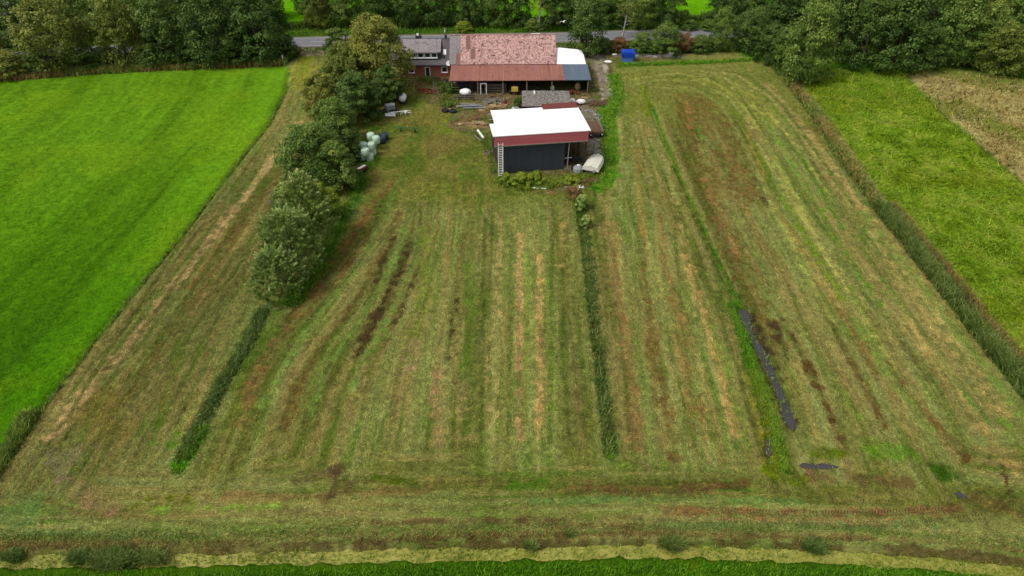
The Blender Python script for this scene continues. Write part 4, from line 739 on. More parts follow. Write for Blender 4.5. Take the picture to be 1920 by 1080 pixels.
# ------------------------------------------------------------------ building materials
def sheet_mat(name, cols, spots=None, period=.18, rough=.75, sx=1.6, sy=.12, spot_scale=3.2, pale=None, axis_='x', metal=0, spot_th=(.60, .68), blot=None):
    """corrugated sheet: panel to panel colour change, lichen or dirt spots, real ribs as bump"""
    m, n, l, b = mat(name, rough, .3); b.inputs['Metallic'].default_value = metal; tc = n.new('ShaderNodeTexCoord')
    s = (sx, sy, sy) if axis_ == 'x' else (sy, sy, sx)
    f = noise(n, l, mapv(n, l, tc.outputs['Object'], s), 1.0, 3, .7)
    r = ramp(n, [(.3+.4*i/(len(cols)-1), tuple(c)) for i, c in enumerate(cols)]); l.new(f, r.inputs[0]); c = r.outputs[0]
    if pale is not None:
        k = noise(n, l, mapv(n, l, tc.outputs['Object'], (1, .8, 1)), 3.2, 4, .75, 1.4); rk = ramp(n, [(.47, (0, 0, 0)), (.58, (1, 1, 1))]); l.new(k, rk.inputs[0]); c = mixc(n, l, rk.outputs[0], c, tuple(pale))
    if spots is not None:
        k = noise(n, l, mapv(n, l, tc.outputs['Object'], (1, .8, 1)), spot_scale, 4, .7, .5); rk = ramp(n, [(spot_th[0], (0, 0, 0)), (spot_th[1], (1, 1, 1))]); l.new(k, rk.inputs[0]); c = mixc(n, l, rk.outputs[0], c, tuple(spots))
    if blot is not None:
        k = noise(n, l, tc.outputs['Object'], .55, 6, .8, 1.0); rk = ramp(n, [(.54, (0, 0, 0)), (.60, (1, 1, 1))]); l.new(k, rk.inputs[0]); k2 = noise(n, l, tc.outputs['Object'], 4, 3, .8); rk2 = ramp(n, [(.42, (0, 0, 0)), (.6, (1, 1, 1))]); l.new(k2, rk2.inputs[0])
        mm = n.new('ShaderNodeMath'); mm.operation = 'MULTIPLY'; l.new(rk.outputs[0], mm.inputs[0]); l.new(rk2.outputs[0], mm.inputs[1]); c = mixc(n, l, mm.outputs[0], c, tuple(blot))
    l.new(c, b.inputs['Base Color']); wv = n.new('ShaderNodeTexWave'); wv.bands_direction = 'X' if axis_ == 'x' else 'Z'; wv.inputs['Scale'].default_value = .314/period
    l.new(tc.outputs['Object'], wv.inputs['Vector']); bump(n, l, b, wv.outputs['Fac'], .5, .05); return m
m_pink = sheet_mat('lichened_pink_sheets', [S(150, 104, 98), S(176, 128, 120), S(190, 142, 132)], S(84, 62, 58), pale=S(226, 190, 178), spot_scale=2.1, spot_th=(.56, .61), blot=S(104, 76, 72))
m_greyrf = sheet_mat('grey_fibre_cement', [S(112, 106, 106), S(138, 132, 130)], S(80, 76, 72), pale=S(158, 150, 146), period=.2)
m_brownsh = sheet_mat('brown_sheet', [S(128, 92, 84), S(142, 104, 94)])
m_rust = sheet_mat('rusty_red_sheets', [S(126, 78, 74), S(166, 112, 102), S(152, 96, 80), S(186, 134, 108)], S(88, 56, 50), sx=1.5, sy=.02, spot_scale=1.6, spot_th=(.63, .67), blot=S(116, 70, 62))
m_blue = sheet_mat('blue_grey_sheets', [S(88, 104, 120), S(106, 120, 134)], S(82, 92, 104), sx=2, sy=.05)
m_slate = sheet_mat('dark_roof_tiles', [S(92, 86, 90), S(112, 104, 106)], S(74, 70, 72), period=.3, rough=.85, blot=S(128, 120, 118))
m_dormer = sheet_mat('weathered_dormer_roof', [S(120, 114, 118), S(150, 142, 144)], S(92, 88, 88), pale=S(166, 156, 156), period=.3, blot=S(84, 80, 80))
m_oldgrey = sheet_mat('mossy_grey_sheets', [S(100, 96, 88), S(132, 126, 118)], S(74, 70, 58), pale=S(164, 158, 148), spot_scale=3.0, spot_th=(.52, .6))
m_nbr = sheet_mat('pale_weathered_sheets', [S(148, 140, 140), S(170, 162, 160)], S(126, 118, 114), period=.25)
m_white = var_mat('white_membrane', lin((243, 244, 246)), .05, .6, .5); m_whitem = var_mat('white_plastic', lin((225, 225, 222)), .12, 3, .5)
m_redsh = sheet_mat('red_cladding', [S(170, 84, 90), S(194, 104, 108)], S(150, 76, 80), axis_='z', sx=4, sy=.1, period=.25)
m_rustd = var_mat('rust_brown_sheet', S(120, 62, 54), .3, 3, .8)
m_anth = var_mat('anthracite_cladding', S(72, 76, 84), .22, 1.2, .6, stretch=(3, 3, .3)); m_darkwood = var_mat('dark_boards', S(62, 52, 44), .5, 3, .9, stretch=(4, 4, .6))
m_wood = var_mat('weathered_wood', S(140, 130, 116), .35, 4, .9, stretch=(1, 1, 4)); m_tan = var_mat('cut_timber', S(190, 160, 118), .35, 3, .85); m_steel = var_mat('galvanised_steel', S(168, 172, 176), .2, 5, .5, metal=.3)
m_frame = var_mat('white_frame', lin((232, 232, 230)), .06, 3, .5); m_black = var_mat('black_rubber', S(36, 36, 38), .3, 6, .8); m_dkmetal = var_mat('dark_metal', S(62, 60, 60), .4, 4, .6)
m_yellow = var_mat('yellow_paint', S(222, 186, 70), .15, 3, .5); m_bluet = var_mat('blue_tarpaulin', S(24, 70, 190), .3, 3, .45, bmp=.6); m_navy = var_mat('navy_tarpaulin', S(56, 72, 110), .35, 2, .6, bmp=.5)
m_bluelt = var_mat('pale_blue_sheet', S(90, 130, 205), .4, 3, .5); m_cream = var_mat('cream_tarpaulin', S(228, 224, 206), .1, 2.5, .5, bmp=.4); m_bale = var_mat('pale_green_film', S(206, 232, 204), .1, 4, .35, bmp=.5); m_baledk = var_mat('dark_film', S(58, 70, 84), .3, 4, .35, bmp=.5)
m_green = var_mat('green_paint', S(52, 116, 52), .3, 4, .6); m_orange = var_mat('orange_brown_paint', S(140, 66, 42), .4, 3, .8); m_rubble = var_mat('rubble', S(164, 160, 152), .4, 4, .95); m_brown = var_mat('brown_planks', S(112, 84, 64), .4, 3, .9)
m_grey = var_mat('grey_plastic', S(150, 154, 158), .2, 3, .6); m_conc = var_mat('pale_concrete', S(150, 142, 128), .3, 2, .95); m_tyrered = var_mat('red_rim', S(150, 70, 50), .3, 5, .7); m_lime = var_mat('lime_fabric', S(206, 214, 92), .15, 3, .7)
m_glass, n, l, b = mat('window_glass', .08, .5); b.inputs['Base Color'].default_value = (.02, .024, .03, 1)
m_brick, n, l, b = mat('red_brick', .9, .2); tc = n.new('ShaderNodeTexCoord'); bt = n.new('ShaderNodeTexBrick'); bt.inputs['Scale'].default_value = 4
bt.inputs['Color1'].default_value = (*S(176, 100, 82), 1); bt.inputs['Color2'].default_value = (*S(150, 82, 64), 1); bt.inputs['Mortar'].default_value = (*S(150, 134, 122), 1); bt.inputs['Mortar Size'].default_value = .012
mp = mapv(n, l, tc.outputs['Object'], (1, 1, 1), (R(90), 0, 0)); l.new(mp, bt.inputs['Vector']); l.new(bt.outputs[0], b.inputs['Base Color'])

def window(parent, x, y, z0, w_, h, name='window', frame=.12, proud=.06, bars=0):
    f = MB(); f.box(x-w_/2, x+w_/2, y-proud, y+.04, z0, z0+frame); f.box(x-w_/2, x+w_/2, y-proud, y+.04, z0+h-frame, z0+h)
    f.box(x-w_/2, x-w_/2+frame, y-proud, y+.04, z0+frame, z0+h-frame); f.box(x+w_/2-frame, x+w_/2, y-proud, y+.04, z0+frame, z0+h-frame)
    o = f.build(name, m_frame, parent); MB().box(x-w_/2+frame, x+w_/2-frame, y-proud+.04, y+.03, z0+frame, z0+h-frame).build('pane', m_glass, o)
    MB().box(x-w_/2-.06, x+w_/2+.06, y-proud-.1, y, z0-.06, z0-.003).build('sill', m_frame, o); return o

# ------------------------------------------------------------------ farmhouse
fh = empty('farmhouse', (0, 123, 0), R(1.0), 'brick farmhouse with grey roof, dormer and white windows left of the barn', 'house')
EY, EZ, RY, RZ = 8.3, 2.55, 12.4, 6.25; x0, x1 = -23.5, -11.95
wl = MB(); yb, yk = EY+.35, 2*RY-EY-.35
wl.box(x0+.3, x1, yb, yk, -.3, 2.7); wl.add([(x0+.3, yb, 2.7), (x0+.3, yk, 2.7), (x0+.3, RY, RZ-.2), (x1, yb, 2.7), (x1, yk, 2.7), (x1, RY, RZ-.2)], [(0, 2, 1), (3, 4, 5), (0, 3, 5, 2), (1, 2, 5, 4)]); wl.build('wall', m_brick, fh)
rf = MB(); rf.slab([(x0, EY, EZ), (x1+.0, EY, EZ), (x1+.0, RY, RZ), (x0, RY, RZ)], .16); rf.slab([(x1, 2*RY-EY, EZ), (x0, 2*RY-EY, EZ), (x0, RY, RZ), (x1, RY, RZ)], .16); rfo = rf.build('roof', m_slate, fh)
MB().tube([(x0, RY, RZ+.02), (x1, RY, RZ+.02)], .12, 6).build('ridge_cap', m_slate, rfo)
ch = MB(); ch.box(-18.6, -17.5, RY-.1, RY+.8, RZ-.6, RZ+.55); cho = ch.build('chimney', m_dkmetal, rfo); MB().box(-18.4, -18.0, RY+.1, RY+.6, RZ+.55, RZ+.85).build('chimney_pot', m_whitem, cho)
ch = MB(); ch.box(-12.95, -12.5, RY-.1, RY+.4, RZ-.4, RZ+.7); ch.build('chimney', m_dkmetal, rfo)
gt = MB(); gt.tube([(x0, EY-.08, EZ-.1), (x1, EY-.08, EZ-.1)], .08, 6); gt.build('gutter', m_dkmetal, fh)
# dormer: long, four windows, its own shallow roof
dx0, dx1, dyf = -21.4, -13.75, 9.1; zf0, zf1 = EZ+.75, EZ+2.25; dm = MB(); dm.box(dx0, dx1, dyf, RY-.1, zf0-.55, zf1); dmo = dm.build('dormer', var_mat('slate_dormer_cladding', S(62, 68, 68), .3, 4, .8), fh)
MB().slab([(dx0-.15, dyf-.3, zf1+.02), (dx1+.15, dyf-.3, zf1+.02), (dx1+.15, RY, RZ+.06), (dx0-.15, RY, RZ+.06)], .14).build('dormer_roof', m_dormer, dmo)
MB().box(dx1+.02, dx1+.14, dyf-.1, RY-.6, zf0+.6, zf1-.02).build('dormer_cheek', m_dkmetal, dmo)
for wx in (-20.4, -18.95, -17.55, -16.2, -14.9): window(dmo, wx, dyf, zf0+.35, 1.18, 1.0, frame=.13)
sl = MB(); xw_ = -12.95; yw_ = EY+1.9; zw_ = EZ+(RZ-EZ)/(RY-EY)*1.9; k_ = (RZ-EZ)/(RY-EY)
sl.slab([(xw_-.3, yw_-.35, zw_-.35*k_+.1), (xw_+.3, yw_-.35, zw_-.35*k_+.1), (xw_+.3, yw_+.45, zw_+.45*k_+.1), (xw_-.3, yw_+.45, zw_+.45*k_+.1)], .14); sl.build('roof_hatch', m_frame, fh)
dr = MB(); dxc = -16.35; dr.box(dxc-.5, dxc-.37, yb-.06, yb+.05, .05, 2.05); dr.box(dxc+.37, dxc+.5, yb-.06, yb+.05, .05, 2.05); dr.box(dxc-.37, dxc+.37, yb-.06, yb+.05, 1.92, 2.05); dr.box(dxc-.37, dxc+.37, yb-.06, yb+.05, .05, .17)
dro = dr.build('door', m_frame, fh); MB().box(dxc-.37, dxc+.37, yb-.03, yb+.03, .17, 1.92).build('door_glass', m_glass, dro); MB().box(dxc+.26, dxc+.3, yb-.1, yb-.04, 1.0, 1.15).build('handle', m_steel, dro)
window(fh, -13.05, yb, .95, 1.15, 1.15); window(fh, -19.5, yb, .9, 1.2, 1.1)
dish = MB(); dish.lathe([(.02, .0), (.28, .03), (.5, .12), (.46, .13), (.1, .06)], (0, 0, 0), 18); do = dish.build('satellite_dish', m_whitem, fh); do.location = (-12.1, EY-.45, EZ+.45); do.rotation_euler = (R(60), 0, 0); do['label'] = 'round white satellite dish at the eaves'

# ------------------------------------------------------------------ barn with lean-to and white extension
bn = empty('barn', (0, 123, 0), R(1.0), 'long barn with blotchy pink roof and open rusty lean-to in front', 'barn')
bx0, bx1 = -11.9, 8.7; ey, ez, ry, rz_ = 6.35, 3.35, 12.6, 6.85
w_ = MB(); w_.box(bx0+.1, bx1-.2, 7.0, 2*ry-7.0, -.3, 3.5); w_.add([(bx0+.1, 7.0, 3.5), (bx0+.1, 2*ry-7, 3.5), (bx0+.1, ry, rz_-.2), (bx1-.2, 7.0, 3.5), (bx1-.2, 2*ry-7, 3.5), (bx1-.2, ry, rz_-.2)], [(0, 2, 1), (3, 4, 5), (0, 3, 5, 2), (1, 2, 5, 4)]); w_.build('wall', m_darkwood, bn)
sl_ = (rz_-ez)/(ry-ey)
def roofpatch(a, b_, y0_, y1_, m_, nm='roof_panel', up=.0, th=.1):
    z = lambda y: ez + sl_*(y-ey) + up
    return MB().slab([(a, y0_, z(y0_)), (b_, y0_, z(y0_)), (b_, y1_, z(y1_)), (a, y1_, z(y1_))], th).build(nm, m_, bn)
roofpatch(bx0, -9.75, ey, ry, m_greyrf, 'grey_roof', th=.1); roofpatch(-9.75, bx1, ey, ry, m_pink, 'roof')
MB().slab([(bx1, 2*ry-ey, ez), (bx0, 2*ry-ey, ez), (bx0, ry+.01, rz_), (bx1, ry+.01, rz_)], .1).build('rear_roof', m_pink, bn)
roofpatch(-8.75, -7.9, ry-3.0, ry-.15, m_brownsh, up=.035, th=.03); roofpatch(-7.85, -6.9, ry-5.2, ry-2.95, m_brownsh, up=.035, th=.03); roofpatch(-10.6, -9.78, ey+.1, ey+2.3, m_brownsh, up=.035, th=.03)
rc_ = MB(); 
for i in range(12): a = bx0+i*(bx1-bx0)/12; zz_ = rz_+.05+.05*math.sin(i*2.1); rc_.tube([(a, ry, zz_), (a+(bx1-bx0)/12-.04, ry, rz_+.05+.05*math.sin(i*2.1+2.1))], .11, 6)
rc_.build('ridge_cap', m_pink, bn); MB().box(4.0, 5.7, ry-.12, ry+.14, rz_+.17, rz_+.23).build('ridge_light', m_whitem, bn)
def lean(a, b_, nm, m_, y0_=-.35, z0_=2.72): return MB().slab([(a, y0_, z0_), (b_, y0_, z0_), (b_, 6.5, 3.18), (a, 6.5, 3.18)], .08).build(nm, m_, bn)
lean(-11.55, 9.75, 'lean_to_roof', m_rust); lean(9.78, 14.6, 'blue_lean_to_roof', m_blue)
ps = MB(); ps.box(-11.45, 14.4, -.05, .07, 2.42, 2.61); ps.build('front_beam', m_darkwood, bn)
for px_ in (-11.2, -6.35, -1.7, 2.75, 7.4, 14.1): MB().box(px_-.09, px_+.09, -.16, .02, -.2, 2.6).build('post', m_wood, bn)
dw = MB(); dw.box(-5.9, -5.75, -.1, .03, 0, 2.1); dw.box(-4.85, -4.7, -.1, .03, 0, 2.1); dw.box(-5.75, -4.85, -.1, .03, 1.95, 2.1); dw.build('door_frame', m_whitem, bn)
# partition boards and stacked planks seen in the shade
bw = MB(); 
for i, zz_ in enumerate((.5, .95, 1.4)): bw.box(-11.3, -6.5, 1.2, 1.26, zz_, zz_+.2)
bw.box(14.25, 14.35, .1, 6.3, 0, 2.65); bw.build('partition_boards', m_darkwood, bn)
# extension roofed with white sheet; hipped towards the track
ex = MB(); ex.box(8.55, 13.6, 6.8, 13.2, -.2, 3.05); ex.build('extension_wall', m_darkwood, bn)
xe = MB(); A_, B_, C_, D_, E_ = (8.72, 6.45, 3.32), (14.3, 6.45, 3.25), (14.1, 9.3, 4.05), (13.0, 10.2, 4.72), (8.72, 10.9, 4.95); K_, L__ = (14.2, 14.5, 3.1), (8.72, 15.6, 3.3)
xe.add([A_, B_, C_, D_, E_, K_, L__], [(0, 1, 2, 3, 4), (2, 5, 3), (3, 5, 6, 4)]); xe.add([(p[0], p[1], p[2]-.12) for p in (A_, B_, C_, D_, E_, K_, L__)], [(4, 3, 2, 1, 0), (3, 5, 2), (4, 6, 5, 3)])
xe.add([A_, B_, C_, K_, L__]+[(p[0], p[1], p[2]-.12) for p in (A_, B_, C_, K_, L__)], [(0, 5, 6, 1), (1, 6, 7, 2), (2, 7, 8, 3), (3, 8, 9, 4)]); xe.build('white_extension_roof', m_white, bn)

# ------------------------------------------------------------------ field shed: white roof, red fascia, anthracite front
sh = empty('shed', (-2.75, 91.2, 0), R(8.2), 'field shed with white roof, red fascia band and dark front wall', 'shed')
zt = 6.55; r_ = MB()
r_.slab([(0, 0, zt), (14.5, 0, zt), (14.5, 8.5, zt-.12), (8.9, 8.5, zt-.12), (8.9, 9.4, zt-.13), (.75, 9.4, zt-.13), (.75, 4.4, zt-.06), (0, 4.4, zt-.06)], .12); ro_ = r_.build('roof', m_white, sh)
sm_ = MB()
for i in range(1, 5): sm_.slab([(.1+.0*i, 2.0*i-.03, zt+.035-.013*2*i), (14.4, 2.0*i-.03, zt+.035-.013*2*i), (14.4, 2.0*i+.03, zt+.035-.013*2*i), (.9, 2.0*i+.03, zt+.035-.013*2*i)], .04)
sm_.build('roof_seams', m_whitem, ro_)
MB().slab([(8.95, 8.52, zt-.13), (14.5, 8.52, zt-.13), (14.5, 10.2, zt+.1), (8.95, 10.2, zt+.1)], .1).build('rusty_roof_strip', m_rustd, sh)
fa = MB(); nn = 9
for i in range(nn):                                   # horizontal cladding boards with shadow laps
    z1 = zt-.13-i*.165; fa.add([(.25, .12, z1), (14.2, .12, z1), (14.2, .03, z1-.16), (.25, .03, z1-.16), (.25, .2, z1), (14.2, .2, z1), (14.2, .2, z1-.16), (.25, .2, z1-.16)], [(0, 3, 2, 1), (4, 5, 6, 7), (0, 1, 5, 4), (3, 7, 6, 2), (0, 4, 7, 3), (1, 2, 6, 5)])
fa.build('fascia', m_redsh, sh); MB().box(.2, 14.25, .0, .26, zt-1.76, zt-1.63).build('fascia_trim', m_conc, sh)
wl = MB(); wx0, wx1 = 1.75, 10.9; wl.box(wx0, wx1, .75, .85, -.2, zt-1.62)
for i in range(46): a = wx0+.06+i*.2; wl.box(a, a+.07, .705, .747, -.2, zt-1.65)
wl.build('front_wall', m_anth, sh)
ws = MB(); ws.box(.85, .95, .86, 9.3, -.2, zt-.3); ws.box(.95, 14.0, 9.2, 9.3, -.2, zt-.45); ws.box(10.8, 10.9, .86, 5.5, -.2, zt-1.6); ws.box(.95, wx0-.003, .78, .85, -.2, zt-1.62); ws.build('side_wall', m_darkwood, sh)
for px_, py_ in ((14.0, .5), (14.0, 4.8), (14.0, 9.0)): MB().box(px_-.1, px_+.1, py_-.1, py_+.1, -.2, zt-.3).build('post', m_darkwood, sh)
st = MB(); st.tube([(11.3, .35, -.1), (11.45, .35, zt-1.75)], .07, 8); st.tube([(10.85, .3, 2.1), (11.95, .3, 2.15)], .05, 6); st.build('steel_prop', m_steel, sh)
MB().box(11.6, 14.1, .55, .7, zt-1.95, zt-1.765).build('bay_beam', m_wood, sh)
# junk stored in the open bay
jk = MB(); rs_ = random.Random(5)
def junk_pile(name, cx, cy, rx, ry_, h, n_, m_, label, cat, seed, L=1.5, parent=None, rz=0):
    rj = random.Random(seed); mb = MB()
    for i in range(n_):
        a = rj.uniform(0, math.pi); l_ = L*rj.uniform(.4, 1); x = cx+rj.uniform(-rx, rx); y = cy+rj.uniform(-ry_, ry_); z = rj.uniform(.03, h)*(1-.5*abs(x-cx)/rx); t = rj.uniform(-.15, .15)
        d = Vector((math.cos(a)*l_/2, math.sin(a)*l_/2, t*l_/2)); p = Vector((x, y, max(z, .05)))
        w2 = rj.uniform(.04, .12); s = Vector((-math.sin(a), math.cos(a), 0))*w2; u_ = Vector((0, 0, .03+w2*.3))
        mb.add([p-d-s, p+d-s, p+d+s, p-d+s, p-d-s+u_, p+d-s+u_, p+d+s+u_, p-d+s+u_], [(0, 3, 2, 1), (4, 5, 6, 7), (0, 1, 5, 4), (1, 2, 6, 5), (2, 3, 7, 6), (3, 0, 4, 7)])
    o = mb.build(name, m_); return tag(o, label, cat) if label else o
bx, by = P(1075, 290); junk_pile('timber_pile', bx, by+1.5, 1.4, 2.2, 1.5, 60, m_brown, 'heap of dark timbers stored in the open bay of the white roofed shed', 'timber', 3, 2.4)
junk_pile('scrap_heap', *P(1078, 300), 1.2, .8, .8, 30, m_dkmetal, 'dark scrap metal behind the round grey tank', 'scrap', 4, 1.4)
# ladder leaning on the shed, rails and rungs
lx, ly = P(939, 331); ld = empty('ladder', (lx, ly, 0), R(8), 'long white ladder leaning on the left front corner of the dark shed', 'ladder')
tz, ty = 5.4, max(.2, (91.1-ly)); rl = MB()
for sx_ in (-.34, .34): MB().tube([(sx_, 0, 0), (sx_+.05, ty, tz)], .06, 6).build('rail', m_frame, ld)
for i in range(19): t = (i+.7)/19.5; rl.tube([(-.34+.05*t, ty*t, tz*t), (.34+.05*t, ty*t, tz*t)], .04, 5)
rl.build('rungs', m_frame, ld)

# ------------------------------------------------------------------ small old shed with mossy roof between barn and white shed
x0_, y0_ = P(979, 199, 2.2); x1_, y1_ = P(1066, 170, 2.6)
ss = empty('old_shed', (x0_, y0_, 0), 0, 'low old shed with mossy grey corrugated roof between barn and white roof', 'shed'); wd, dp = x1_-x0_+.1, y1_-y0_
MB().slab([(0, 0, 2.2), (wd, 0, 2.2), (wd, dp, 2.6), (0, dp, 2.6)], .08).build('roof', m_oldgrey, ss); MB().box(.2, wd-.2, .3, dp-.2, -.1, 2.1).build('wall', m_darkwood, ss); MB().box(wd*.25, wd*.25+.25, dp-1.6, dp-.05, 2.6, 2.64).build('white_strip', m_whitem, ss)

# ------------------------------------------------------------------ neighbour's house, top left
nx_, ny_ = P(46, 56, 2.6); nb = empty('neighbour_house', (nx_, ny_, 0), R(6), 'grey roofed house half hidden in the trees at the top left corner', 'house')
MB().slab([(-16, 0, 2.6), (0, 0, 2.6), (0, 7, 9.2), (-16, 7, 9.2)], .15).build('roof', m_nbr, nb); MB().slab([(0, 14, 2.6), (-16, 14, 2.6), (-16, 7, 9.2), (0, 7, 9.2)], .15).build('rear_roof', m_nbr, nb)
wl = MB(); wl.box(-15.7, -.3, .4, 13.6, -.2, 2.8); wl.add([(-.3, .4, 2.8), (-.3, 13.6, 2.8), (-.3, 7, 9.0), (-15.7, .4, 2.8), (-15.7, 13.6, 2.8), (-15.7, 7, 9.0)], [(0, 1, 2), (3, 5, 4), (0, 2, 5, 3), (1, 4, 5, 2)]); wl.build('wall', m_brick, nb)
MB().slab([(-2.2, 5.1, 7.5), (-1.2, 5.1, 7.5), (-1.2, 6.1, 8.44), (-2.2, 6.1, 8.44)], .05).build('skylight', m_frame, nb)

# ------------------------------------------------------------------ yard objects
def bale(px, py, z, m_, label, group=None, r=.62, h=1.15):
    x, y = P(px, py, z); o = MB().lathe([(.1, .02), (r*.82, .0), (r, .12), (r*1.03, h*.5), (r, h-.12), (r*.82, h), (.1, h-.02)], (0, 0, 0), 16).build('silage_bale', m_, sm=True); o.location = (x, y, z); o.rotation_euler = (0, 0, px)
    return tag(o, label, 'bale', group)
for (x_, y_, z_, l_) in ((694, 301, 0, 'pale green bale nearest the camera, at the right foot of the stack'), (681, 300, 0, 'pale green bale left of the nearest bale, half under leaves'), (699, 291, 0, 'pale green bale on the ground at the right side of the stack'), (684, 291, 0, 'pale green bale in the middle of the bottom layer'),
        (686, 291, 1.15, 'large pale green bale on top of the stack, in front'), (697, 280, 1.15, 'pale green bale on the top layer, right behind the front top bale'), (700, 276, 0, 'pale green bale on the ground below the dark bales'), (682, 280, 1.15, 'pale green bale on the top layer under overhanging leaves'), (706, 268, 1.15, 'pale green bale on top, beside the dark wrapped bales'), (706, 270, 0, 'pale green bale below the one beside the dark bales'), (696, 262, 1.15, 'hindmost pale green bale')):
    bale(x_, y_, z_, m_bale, l_, 'pale green wrapped silage bales')
bale(717, 268, 0, m_baledk, 'dark wrapped bale, the nearer of two', 'dark wrapped bales'); bale(722, 262, 0, m_baledk, 'dark wrapped bale, the farther of two on the grass side', 'dark wrapped bales')
# white water tank on a cart
x, y = P(756, 194); e = empty('water_tank', (x, y, 0), R(20), 'white rounded water tank on a small cart under the tree edge', 'tank')
MB().lathe([(.05, -.95), (.5, -.85), (.66, -.5), (.68, .5), (.5, .85), (.05, .95)], (0, 0, 1.15), 14, axis='x', rz=R(70)).build('vessel', m_whitem, e, sm=True); MB().box(-.45, .45, -1.0, 1.0, .42, .52).build('chassis', m_dkmetal, e)
for s in (-1, 1): MB().lathe([(.1, -.1), (.33, -.1), (.33, .1), (.1, .1)], (s*.6, 0, .33), 14, axis='x').build('wheel', m_black, e)
MB().lathe([(.16, 0), (.16, .14), (.05, .18)], (0, .2, 1.78), 10).build('lid', m_whitem, e); MB().tube([(0, -1, .46), (0, -2.2, .4)], .05, 6).build('drawbar', m_dkmetal, e)
# white/grey machine and hay tedder
def tedder(px, py, rz, arm, body, label, n_=6, tine=True):
    x, y = P(px, py); e = empty('hay_tedder', (x, y, 0), rz, label, 'farm implement'); MB().tube([(-1.7, 0, .75), (1.7, 0, .75)], .07, 6).build('main_beam', body, e); MB().tube([(0, 0, .75), (0, 1.7, .6)], .06, 6).build('drawbar', m_orange, e)
    for k, cx in enumerate((-1.2, 1.2)):
        h = MB().lathe([(.14, .3), (.2, .45), (.2, .6), (.1, .8)], (cx, 0, 0), 10).build('rotor', body, e); a = MB()
        for i in range(n_): t = 6.283*i/n_+k*.4; p = (cx+math.cos(t)*1.05, math.sin(t)*1.05, .55); a.tube([(cx, 0, .62), p], .035, 4); a.tube([p, (p[0]+.08, p[1]+.05, .08)], .02, 4)
        a.build('rotor_arms', arm, h); MB().lathe([(.05, -.07), (.22, -.07), (.22, .07), (.05, .07)], (cx, 0, .22), 10, axis='x').build('wheel', m_black, e)
    return e
tedder(748, 217, R(15), m_frame, m_whitem, 'white hay tedder with spread spider arms at the yard edge'); tedder(765, 247, R(-10), m_green, m_green, 'green hay tedder with rust red drawbar standing alone on the grass')
x, y = P(733, 211); e = empty('farm_machine', (x, y, 0), R(25), 'grey white farm machine under the tree beside the white tedder', 'farm machine')
MB().prism([(-.8, -.6), (.7, -.6), (.9, 0), (.7, .6), (-.8, .6)], .7, 1.5).build('hopper', m_grey, e); MB().box(-1.6, 1.2, -.45, .45, .45, .6).build('chassis', m_dkmetal, e)
for s in (-1, 1): MB().lathe([(.1, -.12), (.42, -.12), (.42, .12), (.1, .12)], (0, s*.75, .42), 14, axis='x', rz=R(90)).build('wheel', m_black, e)
o = MB().slab([(-.9, -.3, .3), (.9, -.3, .25), (.9, .3, .5), (-.9, .3, .55)], .06).build('sheet_metal', m_whitem); x, y = P(732, 219); o.location = (x, y, 0); tag(o, 'small white panel lying in front of the grey machine', 'panel')
x, y = P(679, 322); e = empty('small_trailer', (x, y, 0), R(-35), 'little red and white trailer beside the hedge below the bales', 'trailer'); MB().box(-.5, .5, -.9, .9, .45, .75).build('bed', m_rustd, e); MB().box(-.25, .2, -.95, .8, .753, .8).build('white_board', m_frame, e)
for s in (-1, 1): MB().lathe([(.05, -.06), (.26, -.06), (.26, .06), (.05, .06)], (s*.56, 0, .26), 12, axis='x').build('wheel', m_black, e)
# tyres
for (px_, py_, m_, lab) in ((835, 209, m_grey, 'big black tractor tyre with grey rim lying on the grass'), (849, 210, m_tyrered, 'tractor wheel with red rim lying beside the black tyre')):
    x, y = P(px_, py_); e = empty('farm_tyre_set', (x, y, 0), 0, lab, 'wheel', 'wheels lying on the grass'); t = MB()
    t.lathe([(.36, .06), (.42, .02), (.66, .05), (.72, .2), (.66, .36), (.42, .38), (.36, .32)], (0, 0, .02), 18); t.build('tyre', m_black, e, sm=True); MB().lathe([(.06, .16), (.3, .14), (.37, .3), (.36, .1)], (0, 0, 0), 16).build('rim', m_, e)
# white covered machine under the lean-to, blue tarp, planks
x, y = P(873, 184); e = empty('covered_trailer', (x, y, 0), R(2), 'low trailer loaded with something under a white sheet, left of the door frame', 'trailer')
MB().blob((0, .35, 1.05), (1.15, .75, .62), 3, .08, 18, 10, True).build('white_cover', m_whitem, e); MB().box(-1.3, 1.4, -.35, 1.0, .42, .56).build('trailer_bed', m_dkmetal, e)
for s in (-1, 1): MB().lathe([(.1, -.1), (.36, -.1), (.36, .1), (.1, .1)], (s*1.1, -.42, .36), 14, axis='x', rz=R(90)).build('wheel', m_black, e)
x, y = P(869, 170); tag(MB().blob((x, y+1.6, .95), (1.5, 1.0, 1.35), 9, .1, 18, 10, True).build('tarpaulin_stack', m_navy), 'dark blue tarpaulin over a stack in the left end of the lean-to', 'tarpaulin')
for (px_, py_, w2, lab) in ((928, 176, 2.0, 'rack of stacked planks under the lean-to right of the door frame'), (890, 172, 1.0, 'short stack of planks between blue tarpaulin and door frame')):
    x, y = P(px_, py_); mb = MB()
    for lv in range(3):
        for q_ in range(4): mb.box(x-w2, x+w2+(q_ % 2)*.2, y+.6+q_*.3, y+.83+q_*.3, .25+lv*.5, .34+lv*.5)
        for sx_ in (-w2*.8, w2*.8): mb.box(x+sx_-.05, x+sx_+.05, y+.5, y+1.8, .03+lv*.5 if lv == 0 else .343+(lv-1)*.5, .247+lv*.5)
    tag(mb.build('plank_stack', m_wood), lab, 'planks')
